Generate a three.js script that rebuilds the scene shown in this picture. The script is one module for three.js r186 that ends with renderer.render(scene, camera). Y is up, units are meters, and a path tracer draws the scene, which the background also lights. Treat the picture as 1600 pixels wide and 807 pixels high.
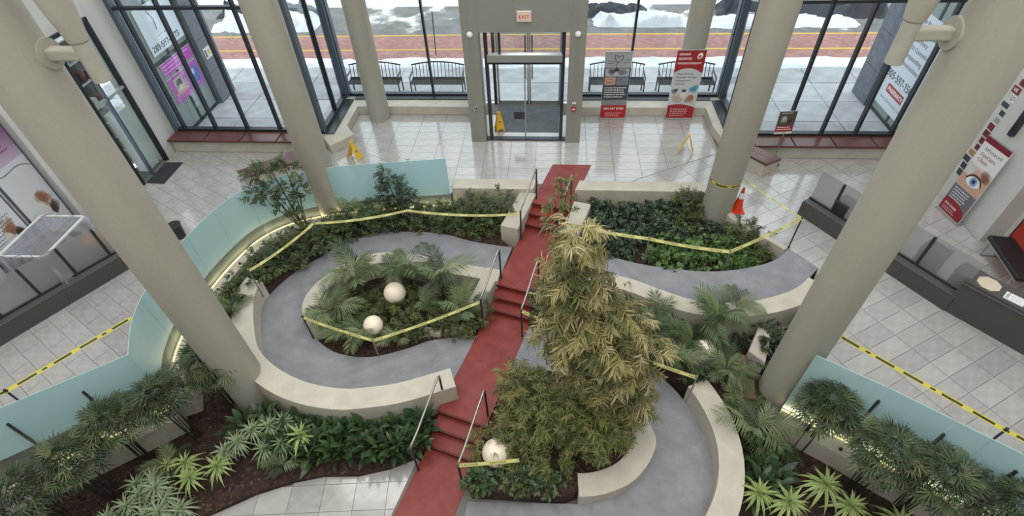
import * as THREE from 'three';
import { mergeGeometries } from 'three/addons/utils/BufferGeometryUtils.js';
import { RoundedBoxGeometry } from 'three/addons/geometries/RoundedBoxGeometry.js';
import { RectAreaLightUniformsLib } from 'three/addons/lights/RectAreaLightUniformsLib.js';

// ---------------------------------------------------------------- camera, sky, light, exposure
RectAreaLightUniformsLib.init();
const renderer = new THREE.WebGLRenderer();
renderer.toneMapping = THREE.LinearToneMapping;
renderer.toneMappingExposure = 1.3;
renderer.shadowMap.enabled = true;
const scene = new THREE.Scene();
const camera = new THREE.PerspectiveCamera(52.68, 1600 / 807, 0.05, 200);
const EYE = new THREE.Vector3(0.76, 8, 0);
camera.position.copy(EYE);
camera.up.set(-0.0250, 0.7110, -0.7027);
camera.lookAt(EYE.clone().add(new THREE.Vector3(-0.0718, -0.7024, -0.7081)));
scene.background = new THREE.Color(1.45, 1.5, 1.6);      // even overcast winter sky
const CEIL_Y = 11;
// luminous laylight panels of the atrium roof: x, z, width, depth
const LAYLIGHTS = [];
for (const x of [-6, 0, 6]) for (const z of [-9.3, -4.2, 0.9]) LAYLIGHTS.push([x, z, 4.6, 4.0]);
const LAY_COLOR = new THREE.Color(1.0, 0.985, 0.95), LAY_POWER = 1.75;

// ---------------------------------------------------------------- helpers
let seed = 20240611;
function rnd() { seed = (seed + 0x6D2B79F5) | 0; let t = Math.imul(seed ^ (seed >>> 15), 1 | seed); t = (t + Math.imul(t ^ (t >>> 7), 61 | t)) ^ t; return ((t ^ (t >>> 14)) >>> 0) / 4294967296; }
const rr = (a, b) => a + (b - a) * rnd();
const taken = new Map();
function numbered(n) { const k = taken.get(n) ?? 0; taken.set(n, k + 1); return k ? n + '_' + String(k).padStart(3, '0') : n; }
function lit(o) { o.castShadow = true; o.receiveShadow = true; return o; }
function part(name, geo, mat, parent) { const m = lit(new THREE.Mesh(geo, mat)); m.name = name; parent.add(m); return m; }
function tag(o, label, category, group) { o.userData.label = label; o.userData.category = category; if (group) o.userData.group = group; return o; }
function thing(name, label, category, group, pos = [0, 0, 0], turn = 0) {
  const o = new THREE.Group(); o.name = numbered(name); o.position.set(...pos); o.rotation.y = turn; scene.add(o); return tag(o, label, category, group);
}
function solo(name, geo, mat, label, category, group) { const m = part(numbered(name), geo, mat, scene); return tag(m, label, category, group); }
function struct(name, geo, mat, label, category = 'building') { const m = geo ? part(name, geo, mat, scene) : new THREE.Group(); if (!geo) { m.name = name; scene.add(m); } m.userData.kind = 'structure'; if (label) m.userData.label = label; m.userData.category = category; return m; }
function box(w, h, d, x = 0, y = 0, z = 0) { const g = new THREE.BoxGeometry(w, h, d); g.translate(x, y, z); return g; }
function rbox(w, h, d, x = 0, y = 0, z = 0, r = 0.01) { const g = new RoundedBoxGeometry(w, h, d, 2, r); g.translate(x, y, z); return g; }
function boxAB(x0, x1, y0, y1, z0, z1) { return box(x1 - x0, y1 - y0, z1 - z0, (x0 + x1) / 2, (y0 + y1) / 2, (z0 + z1) / 2); }
function shapeXZ(poly) { return new THREE.Shape(poly.map(([x, z]) => new THREE.Vector2(x, -z))); }
function prism(poly, y0, y1, bevel = 0, holes = []) {
  const s = shapeXZ(poly); for (const h of holes) s.holes.push(new THREE.Path(h.map(([x, z]) => new THREE.Vector2(x, -z))));
  const g = new THREE.ExtrudeGeometry(s, { depth: y1 - y0 - 2 * bevel, bevelEnabled: bevel > 0, bevelThickness: bevel, bevelSize: bevel, bevelOffset: -bevel, bevelSegments: 1, steps: 1 });
  g.rotateX(-Math.PI / 2); g.translate(0, y0 + bevel, 0); return g;
}
function cyl(r0, r1, h, x, y, z, n = 20) { const g = new THREE.CylinderGeometry(r1, r0, h, n); g.translate(x, y + h / 2, z); return g; }
function rod(a, b, r, n = 8, r2 = r) {
  const A = new THREE.Vector3(...a), B = new THREE.Vector3(...b), d = B.clone().sub(A), L = d.length();
  const g = new THREE.CylinderGeometry(r2, r, L, n); g.translate(0, L / 2, 0);
  g.applyQuaternion(new THREE.Quaternion().setFromUnitVectors(new THREE.Vector3(0, 1, 0), d.normalize())); g.translate(...a); return g;
}
function bar(a, b, w, h) {   // rectangular bar from a to b
  const A = new THREE.Vector3(...a), B = new THREE.Vector3(...b), L = A.distanceTo(B);
  const g = new THREE.BoxGeometry(w, h, L); const m = new THREE.Object3D(); m.position.copy(A).add(B).multiplyScalar(0.5); m.lookAt(B); m.updateMatrix(); g.applyMatrix4(m.matrix); return g;
}
const merge = (l) => mergeGeometries(l.map((g) => { const h = g.index ? g.toNonIndexed() : g; for (const k of Object.keys(h.attributes)) if (!['position', 'normal', 'uv', 'color'].includes(k)) h.deleteAttribute(k); return h; }), false);
function curve(pts, n) { return new THREE.CatmullRomCurve3(pts.map(([x, z]) => new THREE.Vector3(x, 0, z)), false, 'centripetal').getSpacedPoints(n).map((p) => [p.x, p.z]); }
// solid band between two polylines of equal length, top height top(t), underside bot(t)
function band(A, B, top, bot) {
  const n = A.length, pos = [], idx = [], uv = [];
  const len = [0]; for (let i = 1; i < n; i++) len.push(len[i - 1] + Math.hypot(A[i][0] - A[i - 1][0], A[i][1] - A[i - 1][1]));
  const strip = (f, g, flip) => { const o = pos.length / 3; for (let i = 0; i < n; i++) { const t = i / (n - 1), p = f(i, t), q = g(i, t); pos.push(...p, ...q); const w = Math.hypot(p[0] - q[0], p[1] - q[1], p[2] - q[2]); uv.push(len[i], 0, len[i], w); }
    for (let i = 0; i < n - 1; i++) { const a = o + 2 * i; flip ? idx.push(a, a + 1, a + 2, a + 1, a + 3, a + 2) : idx.push(a, a + 2, a + 1, a + 1, a + 2, a + 3); } };
  const aT = (i, t) => [A[i][0], top(t), A[i][1]], bT = (i, t) => [B[i][0], top(t), B[i][1]], aB = (i, t) => [A[i][0], bot(t), A[i][1]], bB = (i, t) => [B[i][0], bot(t), B[i][1]];
  strip(aT, bT, false); strip(aB, aT, false); strip(bT, bB, false); strip(bB, aB, false);
  for (const i of [0, n - 1]) { const t = i / (n - 1), o = pos.length / 3; pos.push(...aT(i, t), ...bT(i, t), ...bB(i, t), ...aB(i, t)); uv.push(0, 0, 1, 0, 1, 1, 0, 1); i ? idx.push(o, o + 1, o + 2, o, o + 2, o + 3) : idx.push(o, o + 2, o + 1, o, o + 3, o + 2); }
  const g = new THREE.BufferGeometry(); g.setAttribute('position', new THREE.Float32BufferAttribute(pos, 3)); g.setAttribute('uv', new THREE.Float32BufferAttribute(uv, 2)); g.setIndex(idx); g.computeVertexNormals(); return g;
}
function offset(L, d) {     // polyline shifted sideways by d
  return L.map((p, i) => { const a = L[Math.max(0, i - 1)], b = L[Math.min(L.length - 1, i + 1)], x = b[0] - a[0], z = b[1] - a[1], l = Math.hypot(x, z) || 1; return [p[0] - z / l * d, p[1] + x / l * d]; });
}
function ribbonTape(pts, w, sag = 0) {   // hanging tape through 3-D points, upright strip
  const P = []; for (let i = 0; i < pts.length - 1; i++) { const a = pts[i], b = pts[i + 1], n = 12, L = Math.hypot(a[0] - b[0], a[2] - b[2]); for (let k = i ? 1 : 0; k <= n; k++) { const t = k / n; P.push([a[0] + (b[0] - a[0]) * t, a[1] + (b[1] - a[1]) * t - sag * L * 4 * t * (1 - t) * 0.25, a[2] + (b[2] - a[2]) * t]); } }
  const pos = [], uv = [], idx = []; let l = 0;
  P.forEach((p, i) => { if (i) l += Math.hypot(p[0] - P[i - 1][0], p[1] - P[i - 1][1], p[2] - P[i - 1][2]); const tw = 0.012 * Math.sin(l * 3.1); const q = P[Math.min(i + 1, P.length - 1)], o = P[Math.max(i - 1, 0)], dx = q[0] - o[0], dz = q[2] - o[2], m = Math.hypot(dx, dz) || 1; const ox = -dz / m * w * 0.35, oz = dx / m * w * 0.35; const s = oz > 0 ? 1 : -1;
    pos.push(p[0] + ox * s * (1 + tw * 20), p[1] - w * 0.4, p[2] + oz * s, p[0] - ox * s, p[1] + w * 0.4, p[2] - oz * s * (1 - tw * 20)); uv.push(l / 0.9, 0, l / 0.9, 1); });
  for (let i = 0; i < P.length - 1; i++) { const a = 2 * i; idx.push(a, a + 2, a + 1, a + 1, a + 2, a + 3); }
  const g = new THREE.BufferGeometry(); g.setAttribute('position', new THREE.Float32BufferAttribute(pos, 3)); g.setAttribute('uv', new THREE.Float32BufferAttribute(uv, 2)); g.setIndex(idx); g.computeVertexNormals(); return g;
}
// value noise for textures
const perm = new Float32Array(65536); for (let i = 0; i < 65536; i++) perm[i] = rnd();
function vnoise(x, y, per) { const xi = Math.floor(x), yi = Math.floor(y), fx = x - xi, fy = y - yi, s = fx * fx * (3 - 2 * fx), t = fy * fy * (3 - 2 * fy); const h = (a, b) => perm[(((a % per + per) % per) * 157 + ((b % per + per) % per) * 311) & 65535]; const a = h(xi, yi), b = h(xi + 1, yi), c = h(xi, yi + 1), d = h(xi + 1, yi + 1); return a + (b - a) * s + (c - a) * t + (a - b - c + d) * s * t; }
function fbm(u, v, base, oct) { let f = 0, a = 0.5, n = 0, p = base; for (let i = 0; i < oct; i++) { f += a * vnoise(u * p, v * p, p); n += a; a *= 0.55; p *= 2; } return f / n; }
function noiseTex(size, fn, srgb = true) {
  const d = new Uint8Array(size * size * 4); for (let y = 0; y < size; y++) for (let x = 0; x < size; x++) { const c = fn(x / size, y / size), o = (y * size + x) * 4; d[o] = Math.max(0, Math.min(255, c[0] * 255)); d[o + 1] = Math.max(0, Math.min(255, c[1] * 255)); d[o + 2] = Math.max(0, Math.min(255, c[2] * 255)); d[o + 3] = 255; }
  const t = new THREE.DataTexture(d, size, size); t.wrapS = t.wrapT = THREE.RepeatWrapping; t.magFilter = THREE.LinearFilter; t.minFilter = THREE.LinearMipmapLinearFilter; t.generateMipmaps = true; if (srgb) t.colorSpace = THREE.SRGBColorSpace; t.needsUpdate = true; return t;
}
function speckle(c, amp, base = 8, oct = 5, fine = 0) { return noiseTex(256, (u, v) => { const f = (fbm(u, v, base, oct) - 0.5) * 2 * amp + (fine ? (perm[((u * 256 | 0) * 251 + (v * 256 | 0) * 97) & 65535] - 0.5) * fine : 0); return [c[0] + f, c[1] + f, c[2] + f]; }); }
function bumpTex(base, oct, fine = 0.3) { return noiseTex(256, (u, v) => { const f = fbm(u, v, base, oct) * (1 - fine) + perm[((u * 256 | 0) * 251 + (v * 256 | 0) * 97) & 65535] * fine; return [f, f, f]; }, false); }
function rep(t, x, y = x) { const c = t.clone(); c.repeat.set(x, y); c.needsUpdate = true; return c; }
const std = (color, roughness = 0.7, o = {}) => new THREE.MeshStandardMaterial({ color, roughness, ...o });
function canvasTex(w, h, draw) { const c = document.createElement('canvas'); c.width = w; c.height = h; const g = c.getContext('2d'); draw(g, w, h); const t = new THREE.CanvasTexture(c); t.colorSpace = THREE.SRGBColorSpace; return t; }

// ---------------------------------------------------------------- materials
const B_FINE = bumpTex(16, 4, 0.4), B_SOFT = bumpTex(6, 4, 0.1);
const M = {
  tile: [[0.70, 0.69, 0.68], [0.675, 0.665, 0.66], [0.72, 0.71, 0.70]].map((c) => new THREE.MeshPhysicalMaterial({ map: rep(speckle(c, 0.05, 4, 5, 0.02), 1), roughness: 0.16, ior: 1.75, clearcoat: 0.6, clearcoatRoughness: 0.08 })),
  grout: std(0x77746f, 0.9),
  cream: std(0xffffff, 0.75, { map: speckle([0.765, 0.74, 0.685], 0.05, 5, 5, 0.03), bumpMap: B_FINE, bumpScale: 0.002 }),
  column: std(0xffffff, 0.6, { map: speckle([0.655, 0.64, 0.59], 0.03, 5, 5, 0.02), bumpMap: B_FINE, bumpScale: 0.001 }),
  portal: std(0xffffff, 0.6, { map: speckle([0.55, 0.545, 0.515], 0.025, 5, 4, 0.02) }),
  wall: std(0xffffff, 0.8, { map: speckle([0.80, 0.80, 0.79], 0.02, 4, 4, 0.01) }),
  ramp: std(0xffffff, 0.55, { map: rep(speckle([0.535, 0.54, 0.565], 0.07, 6, 6, 0.05), 0.7), bumpMap: B_FINE, bumpScale: 0.001 }),
  red: std(0xffffff, 0.5, { map: rep(speckle([0.53, 0.22, 0.195], 0.06, 8, 5, 0.05), 0.8), bumpMap: B_FINE, bumpScale: 0.001 }),
  redEdge: std(0x5d1a18, 0.45),
  soil: std(0xffffff, 0.95, { map: rep(noiseTex(256, (u, v) => { const f = fbm(u, v, 16, 5), k = 0.10 + 0.22 * f; return [k * 1.15, k * 0.85, k * 0.72]; }), 1), bumpMap: B_FINE, bumpScale: 0.03 }),
  mulch: std(0x5a3c2c, 0.9), mulch2: std(0x3a2820, 0.9),
  steel: std(0xa7a49f, 0.32, { metalness: 0.85 }), dark: std(0x26272a, 0.45), darkMetal: std(0x3b3f45, 0.4, { metalness: 0.4 }),
  mullion: std(0x5b6672, 0.4, { metalness: 0.35 }), mullionDark: std(0x2d3137, 0.4, { metalness: 0.3 }), alu: std(0xb5b6b4, 0.35, { metalness: 0.6 }),
  pane: new THREE.MeshPhysicalMaterial({ color: 0xf4fafa, transmission: 1, roughness: 0, thickness: 0, ior: 1.45 }),
  teal: new THREE.MeshPhysicalMaterial({ color: new THREE.Color(0.66, 0.86, 0.885), transmission: 0.5, roughness: 0.45, thickness: 0, ior: 1.45 }),
  frost: new THREE.MeshPhysicalMaterial({ color: new THREE.Color(0.75, 0.75, 0.76), transmission: 0.82, roughness: 0.34, thickness: 0, ior: 1.4 }),
  counter: std(0x4c4a47, 0.5), counterTop: std(0x57565a, 0.4, { bumpMap: B_SOFT, bumpScale: 0.001 }),
  wood: std(0xffffff, 0.3, { map: noiseTex(256, (u, v) => { const g = fbm(u, v * 6 % 1, 4, 5) * 0.4 + 0.5 * fbm(u * 0.5, v, 32, 3); return [0.31 + 0.16 * g, 0.185 + 0.11 * g, 0.165 + 0.10 * g]; }) }),
  white: std(0xeeeeec, 0.5), black: std(0x1b1b1e, 0.5), yellow: std(0xe8b832, 0.45), orange: std(0xe0431f, 0.5), redPlastic: std(0xb02a2c, 0.45),
  snow: std(0xffffff, 0.9, { map: rep(speckle([0.93, 0.94, 0.96], 0.05, 6, 6, 0.04), 1), bumpMap: B_SOFT, bumpScale: 0.05 }),
  walk: [0.71, 0.68, 0.74].map((k) => std(0xffffff, 0.85, { map: speckle([k, k * 1.0, k * 1.01], 0.09, 4, 6, 0.05) })),
  brick: std(0xffffff, 0.85, { map: rep(speckle([0.66, 0.48, 0.45], 0.10, 10, 5, 0.12), 0.6), bumpMap: B_FINE, bumpScale: 0.01 }),
  asphalt: std(0xffffff, 0.9, { map: rep(noiseTex(512, (u, v) => { const s = fbm(u, v, 5, 6), k = 0.40 + 0.20 * fbm(u, v, 12, 5) + (s > 0.57 ? (s - 0.57) * 3 : 0); return [k, k * 0.98, k * 0.96]; }), 0.18) }),
  kerbYellow: std(0xdfb54a, 0.8), tarp: std(0x31343c, 0.6, { bumpMap: B_SOFT, bumpScale: 0.05 }),
  stone: std(0xffffff, 0.6, { map: speckle([0.40, 0.42, 0.46], 0.07, 8, 6, 0.07) }),
  globe: new THREE.MeshPhysicalMaterial({ color: 0xfbeed8, roughness: 0.35, clearcoat: 0.3 }),
  rubber: std(0x33343a, 0.9, { bumpMap: B_FINE, bumpScale: 0.004 }), carpet: std(0xffffff, 0.95, { map: speckle([0.36, 0.38, 0.40], 0.05, 12, 4, 0.14) }),
  bark: std(0x4a4335, 0.8), cane: std(0x59603a, 0.6), darkCane: std(0x2b2a22, 0.7),
};
function leafMat(list, rough = 0.5) { return list.map((c) => new THREE.MeshStandardMaterial({ color: new THREE.Color(...c), roughness: rough, side: THREE.DoubleSide })); }
const L = {
  palm: leafMat([[0.075, 0.112, 0.04], [0.125, 0.172, 0.065], [0.042, 0.068, 0.027], [0.175, 0.22, 0.105]], 0.42),
  rhapis: leafMat([[0.042, 0.066, 0.026], [0.062, 0.094, 0.034], [0.03, 0.048, 0.022], [0.13, 0.165, 0.065]], 0.48),
  lily: leafMat([[0.034, 0.072, 0.026], [0.048, 0.094, 0.034], [0.024, 0.05, 0.02], [0.075, 0.125, 0.045]], 0.3),
  bamboo: leafMat([[0.26, 0.23, 0.082], [0.35, 0.305, 0.125], [0.165, 0.165, 0.052], [0.45, 0.395, 0.20], [0.095, 0.108, 0.033]], 0.55),
  shrub: leafMat([[0.135, 0.155, 0.04], [0.19, 0.205, 0.058], [0.08, 0.105, 0.028], [0.235, 0.225, 0.08]], 0.5),
  hedge: leafMat([[0.066, 0.09, 0.03], [0.10, 0.13, 0.042], [0.04, 0.06, 0.022]], 0.5),
  cover: leafMat([[0.035, 0.055, 0.036], [0.05, 0.085, 0.045], [0.075, 0.12, 0.05], [0.028, 0.04, 0.03]], 0.3),
  coverGreen: leafMat([[0.10, 0.19, 0.05], [0.14, 0.25, 0.07], [0.06, 0.12, 0.035]], 0.4),
};
const stripe = new THREE.MeshStandardMaterial({ vertexColors: true, roughness: 0.45, side: THREE.DoubleSide });
// ---------------------------------------------------------------- setting: floors
const GLASS_L = curve([[-1.76, -10.29], [-3.1, -10.1], [-4.4, -9.87], [-5.0, -9.71], [-5.75, -9.35], [-6.25, -8.8], [-6.5, -8.1], [-6.64, -7.35], [-6.69, -6.6], [-6.64, -5.9], [-6.48, -5.24], [-6.11, -4.52]], 44);
const GLASS_L2 = [[-6.11, -4.52], [-6.77, -4.03], [-7.6, -3.42], [-8.43, -2.81], [-9.3, -2.17]];
const GLASS_R = [[4.95, -5.03], [5.81, -4.49], [6.50, -3.99], [7.19, -3.49], [7.88, -2.99], [8.6, -2.47]];
const HOLE = [...GLASS_L, ...GLASS_L2.slice(1), [-9.3, 2.2], [8.6, 2.2], ...GLASS_R.slice().reverse(), [5.45, -5.6], [5.7, -6.9], [6.34, -7.98], [5.91, -8.56], [5.05, -9.6], [4.62, -10.4], [-1.72, -10.4]];
const FLOOR_OUT = [[-10.7, 2.9], [-10.7, -12.55], [-5.75, -12.55], [-5.75, -14.95], [5.75, -14.95], [5.75, -12.55], [10.7, -12.55], [10.7, 2.9]];
const floor = struct('floor', prism(FLOOR_OUT, -0.55, -0.008, 0, [HOLE]), M.grout, 'pale stone tiled upper floor around the sunken garden', 'floor');
// tiles: each rectangle of the grid cut to its zone
function clipConvex(sub, clip) {
  let out = sub; const n = clip.length;
  for (let i = 0; i < n && out.length; i++) { const a = clip[i], b = clip[(i + 1) % n], inp = out; out = [];
    const side = (p) => (b[0] - a[0]) * (p[1] - a[1]) - (b[1] - a[1]) * (p[0] - a[0]);
    for (let k = 0; k < inp.length; k++) { const p = inp[k], q = inp[(k + 1) % inp.length], sp = side(p), sq = side(q);
      if (sp >= 0) out.push(p); if ((sp >= 0) !== (sq >= 0)) { const t = sp / (sp - sq); out.push([p[0] + (q[0] - p[0]) * t, p[1] + (q[1] - p[1]) * t]); } } }
  return out;
}
function area(p) { let s = 0; for (let i = 0; i < p.length; i++) { const a = p[i], b = p[(i + 1) % p.length]; s += a[0] * b[1] - b[0] * a[1]; } return s / 2; }
function layTiles(parent, zones, most) {
  const list = [];
  for (const { poly, dir, long, short, y, org, stagger = 0 } of zones) {
    const u = dir, v = [-dir[1], dir[0]], c = poly.map((p) => [(p[0] - org[0]) * u[0] + (p[1] - org[1]) * u[1], (p[0] - org[0]) * v[0] + (p[1] - org[1]) * v[1]]);
    const i0 = Math.floor(Math.min(...c.map((p) => p[0])) / long) - 1, i1 = Math.ceil(Math.max(...c.map((p) => p[0])) / long), j0 = Math.floor(Math.min(...c.map((p) => p[1])) / short), j1 = Math.ceil(Math.max(...c.map((p) => p[1])) / short), e = 0.0045;
    for (let j = j0; j < j1; j++) for (let i = i0; i < i1; i++) {
      const a = i * long + (j & 1 ? stagger : 0), b = j * short;
      let rect = [[a + e, b + e], [a + long - e, b + e], [a + long - e, b + short - e], [a + e, b + short - e]];
      const full = (long - 2 * e) * (short - 2 * e), cut = clipConvex(c, rect), A = Math.abs(area(cut)); if (A < 0.004) continue;
      const back = (p) => [org[0] + p[0] * u[0] + p[1] * v[0], org[1] + p[0] * u[1] + p[1] * v[1]];
      const mid = back([a + long / 2, b + short / 2]);
      list.push({ whole: A > full * 0.999, cut: A > full * 0.999 ? null : cut.map(back), mid, y, dir, long, short, e, A, d: A / ((mid[0] - EYE.x) ** 2 + (EYE.y - y) ** 2 + mid[1] ** 2) });
    }
  }
  list.sort((p, q) => q.d - p.d);
  const shared = new Map(), rest = [];
  list.forEach((t, k) => {
    let g, place = null;
    const key = t.long + ':' + t.short;
    if (t.whole) { if (!shared.has(key)) shared.set(key, box(t.long - 2 * t.e, 0.02, t.short - 2 * t.e, 0, -0.01, 0)); g = shared.get(key); place = [t.mid[0], t.y, t.mid[1], Math.atan2(-t.dir[1], t.dir[0])]; }
    else g = prism(t.cut, t.y - 0.02, t.y);
    const m = M.tile[(Math.abs(Math.round(t.mid[0] * 31 + t.mid[1] * 17))) % 3];
    if (k < most) { const o = part('tile', g, m, parent); if (place) { o.position.set(place[0], place[1], place[2]); o.rotation.y = place[3]; } }
    else { const h = g.clone(); if (place) { h.rotateY(place[3]); h.translate(place[0], place[1], place[2]); } rest.push(h); }
  });
  if (rest.length) { const o = part('tile_field', merge(rest), M.tile[0], parent); o.userData.kind = 'stuff'; }
}
const S30 = Math.sin(Math.PI / 6), C30 = Math.cos(Math.PI / 6);
const ZC = [[-1.45, -10.76], [2.45, -10.76], [5.2, -12.27], [5.2, -14.22], [-5.2, -14.22], [-5.2, -12.92]];
const ZR = [[2.5, -10.76], [4.45, -10.76], [4.64, -10.4], [5.07, -9.6], [5.93, -8.56], [6.36, -7.98], [5.72, -6.9], [5.47, -5.6], [4.97, -5.0], ...GLASS_R.slice(1), [10.4, -0.9], [10.4, -8.93], [9.98, -8.95], [9.98, -12.2], [5.3, -12.2], [5.2, -12.24]].map(([x, z]) => [x, z]);
const ZL = [[-1.46, -10.76], [-1.7, -10.42], ...GLASS_L.map(([x, z]) => [x - 0.012, z - 0.012]), ...GLASS_L2.slice(1), [-10.4, -1.2], [-10.4, -8.7], [-9.98, -8.75], [-9.98, -12.2], [-5.6, -12.2], [-5.21, -12.92]];
layTiles(floor, [
  { poly: ZC, dir: [1, 0], long: 0.69, short: 0.345, y: 0, org: [-1.76, -10.76] },
  { poly: ZR, dir: [C30, -S30], long: 0.68, short: 0.338, y: 0, org: [6.98, -6.59] },
  { poly: ZL, dir: [C30, S30], long: 0.68, short: 0.338, y: 0, org: [-6.9, -6.5], stagger: 0.34 }], 300);
// lower floor in front of the garden, left of the red walk
const LOW = -1.125;
const ZLOW = [[-6.4, -1.6], [-5.6, -2.45], [-4.83, -2.83], [-4.20, -3.20], [-3.6, -3.45], [-3.10, -3.58], [-2.5, -3.62], [-1.95, -3.78], [-1.52, -4.0], [-1.98, -2.2], [-2.16, -1.6]];
const floorLow = struct('floor_001', prism([[-9.2, 2.2], [-9.2, -2], [-6, -2.2], ...ZLOW.slice(2, 9), [-1.4, -3.9], [3.9, -3.2], [5, -2], [8.5, -2], [8.5, 2.2]], -1.6, LOW - 0.008), M.grout, 'pale tiled lower floor at the foot of the red walkway', 'floor');
layTiles(floorLow, [{ poly: ZLOW, dir: [0.995, -0.0998], long: 0.56, short: 0.46, y: LOW, org: [-1.9, -3.1] }], 300);

struct('garden_base', boxAB(-9.6, 8.9, -1.9, -1.55, -10.6, 2.4), M.grout, 'concrete base under the sunken garden', 'floor');
// ---------------------------------------------------------------- setting: shell (walls, ceiling, laylights)
const H = CEIL_Y;
function frontedWall(name, geos, label) { return struct(name, merge(geos), M.wall, label, 'wall'); }
const wallL = frontedWall('wall_left', [boxAB(-10.3, -10, -0.2, H, -12.75, -11.65), boxAB(-10.3, -10, 3.87, H, -11.65, -10.45), prism([[-10, -10.45], [-10, -8.7], [-10.4, -8.7], [-10.4, 3], [-10.7, 3], [-10.7, -9], [-10.3, -9], [-10.3, -10.45]], -0.2, H)], 'white left wall of the lobby with a shop opening');
const wallR = frontedWall('wall_right', [prism([[10, -12.75], [10, -8.93], [10.4, -8.93], [10.4, 3], [10.7, 3], [10.7, -9.2], [10.3, -9.2], [10.3, -12.75]], -0.2, H)], 'white right wall of the lobby');
struct('wall_back', boxAB(-10.7, 10.7, -1.6, H, 3, 3.3), M.wall, 'plain wall behind the balcony', 'wall');
const lay = LAYLIGHTS;
{
  const holes = lay.map(([x, z, w, d]) => [[x - w / 2, z - d / 2], [x - w / 2, z + d / 2], [x + w / 2, z + d / 2], [x + w / 2, z - d / 2]]);
  struct('ceiling', prism([[-10.7, 3.3], [-10.7, -12.8], [-6, -12.8], [-6, -15.2], [6, -15.2], [6, -12.8], [10.7, -12.8], [10.7, 3.3]], H, H + 0.3, 0, holes), M.wall, 'white atrium ceiling with square laylights', 'ceiling');
  for (const [x, z, w, d] of lay) {
    const t = thing('laylight', 'square luminous ceiling panel over the atrium', 'ceiling light', 'laylights over the atrium', [x, H + 0.12, z]);
    part('diffuser', box(w, 0.04, d), new THREE.MeshStandardMaterial({ color: 0xffffff, emissive: LAY_COLOR, emissiveIntensity: 0.8, roughness: 0.6 }), t);
    const a = new THREE.RectAreaLight(LAY_COLOR, LAY_POWER, w, d); a.position.set(x, H + 0.08, z); a.lookAt(x, 0, z); a.name = numbered('laylight_glow'); scene.add(a);
  }
}
// facade glazing
const FTOP = H;
function glazing(name, label, a, b, y0, cuts, transoms, corner = 0.1, m = M.mullion) {   // a, b: [x,z] ends; cuts: mullion positions along a->b in metres
  const g = struct(name, null, null, label, 'window'); const L0 = Math.hypot(b[0] - a[0], b[1] - a[1]);
  g.position.set(a[0], 0, a[1]); g.rotation.y = Math.atan2(-(b[1] - a[1]), b[0] - a[0]);
  const xs = [0, ...cuts, L0], ys = [y0, ...transoms, FTOP];
  for (const x of cuts) part('mullion', rbox(0.06, FTOP - y0, 0.14, x, (FTOP + y0) / 2, 0, 0.008), M.mullionDark, g);
  for (const x of [corner / 2, L0 - corner / 2]) part('jamb', rbox(corner, FTOP - y0, 0.2, x, (FTOP + y0) / 2, 0, 0.008), m, g);
  part('bottom_rail', rbox(L0, 0.09, 0.16, L0 / 2, y0 + 0.045, 0, 0.008), M.mullionDark, g);
  for (const y of transoms) part('transom', rbox(L0, 0.07, 0.13, L0 / 2, y, 0, 0.008), M.mullionDark, g);
  for (let i = 0; i < xs.length - 1; i++) for (let j = 0; j < ys.length - 1; j++) part('pane', box(xs[i + 1] - xs[i] - 0.04, ys[j + 1] - ys[j] - 0.04, 0.012, (xs[i] + xs[i + 1]) / 2, (ys[j] + ys[j + 1]) / 2, 0.01), M.pane, g);
  return g;
}
glazing('window_1', 'tall glazing beside the entrance facing the street, near the round column', [-5.72, -14.92], [-1.5, -14.92], 0.26, [2.76], [4.6]);
glazing('window_2', 'tall glazing beside the entrance behind the two standing banners', [1.5, -14.92], [5.72, -14.92], 0.26, [1.46], [4.6]);
glazing('window_3', 'narrow side glazing of the entrance bay by the left benches', [-5.75, -12.55], [-5.75, -14.9], 0.3, [1.25], [4.6], 0.2);
glazing('window_4', 'narrow side glazing of the entrance bay by the right benches', [5.75, -14.9], [5.75, -12.55], 0.3, [1.1], [4.6], 0.2);
glazing('window_5', 'wide glazing above the red wood bench on the left', [-9.98, -12.5], [-5.85, -12.5], 0.42, [0.28, 1.22, 2.15, 3.1], [3.76]);
glazing('window_6', 'wide glazing above the red wood bench on the right', [5.85, -12.5], [9.98, -12.5], 0.42, [0.98, 1.9, 2.75, 3.63], [3.76]);
// low ledges under the glazing
const ledge = (poly, y0, y1, n, label) => struct('trim_' + n, prism(poly, y0, y1, 0.012), M.cream, label, 'ledge');
ledge([[-5.2, -14.2], [-1.52, -14.2], [-1.52, -14.9], [-5.7, -14.9], [-5.7, -12.45], [-5.35, -12.0], [-4.86, -12.62], [-5.2, -13.1]], 0, 0.27, 1, 'low pale ledge under the left half of the entrance glazing');
ledge([[1.52, -14.2], [5.18, -14.2], [5.18, -13.2], [5.3, -12.55], [5.7, -12.45], [5.7, -14.9], [1.52, -14.9]], 0, 0.27, 2, 'low pale ledge under the right half of the entrance glazing');
ledge([[-9.95, -12.05], [-5.72, -12.05], [-5.72, -12.5], [-9.95, -12.5]], 0, 0.38, 3, 'pale plinth under the left red wood bench');
ledge([[5.72, -12.05], [9.95, -12.05], [9.95, -12.5], [5.72, -12.5]], 0, 0.38, 4, 'pale plinth under the right red wood bench');
ledge([[-1.72, -10.76], [0.42, -10.76], [0.30, -10.36], [-1.72, -10.36]], -0.5, 0.14, 5, 'pale kerb of the upper floor left of the red walkway');
ledge([[1.46, -10.76], [4.45, -10.76], [4.62, -10.5], [4.62, -10.36], [1.34, -10.36]], -0.5, 0.14, 6, 'pale kerb of the upper floor right of the red walkway');
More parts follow.
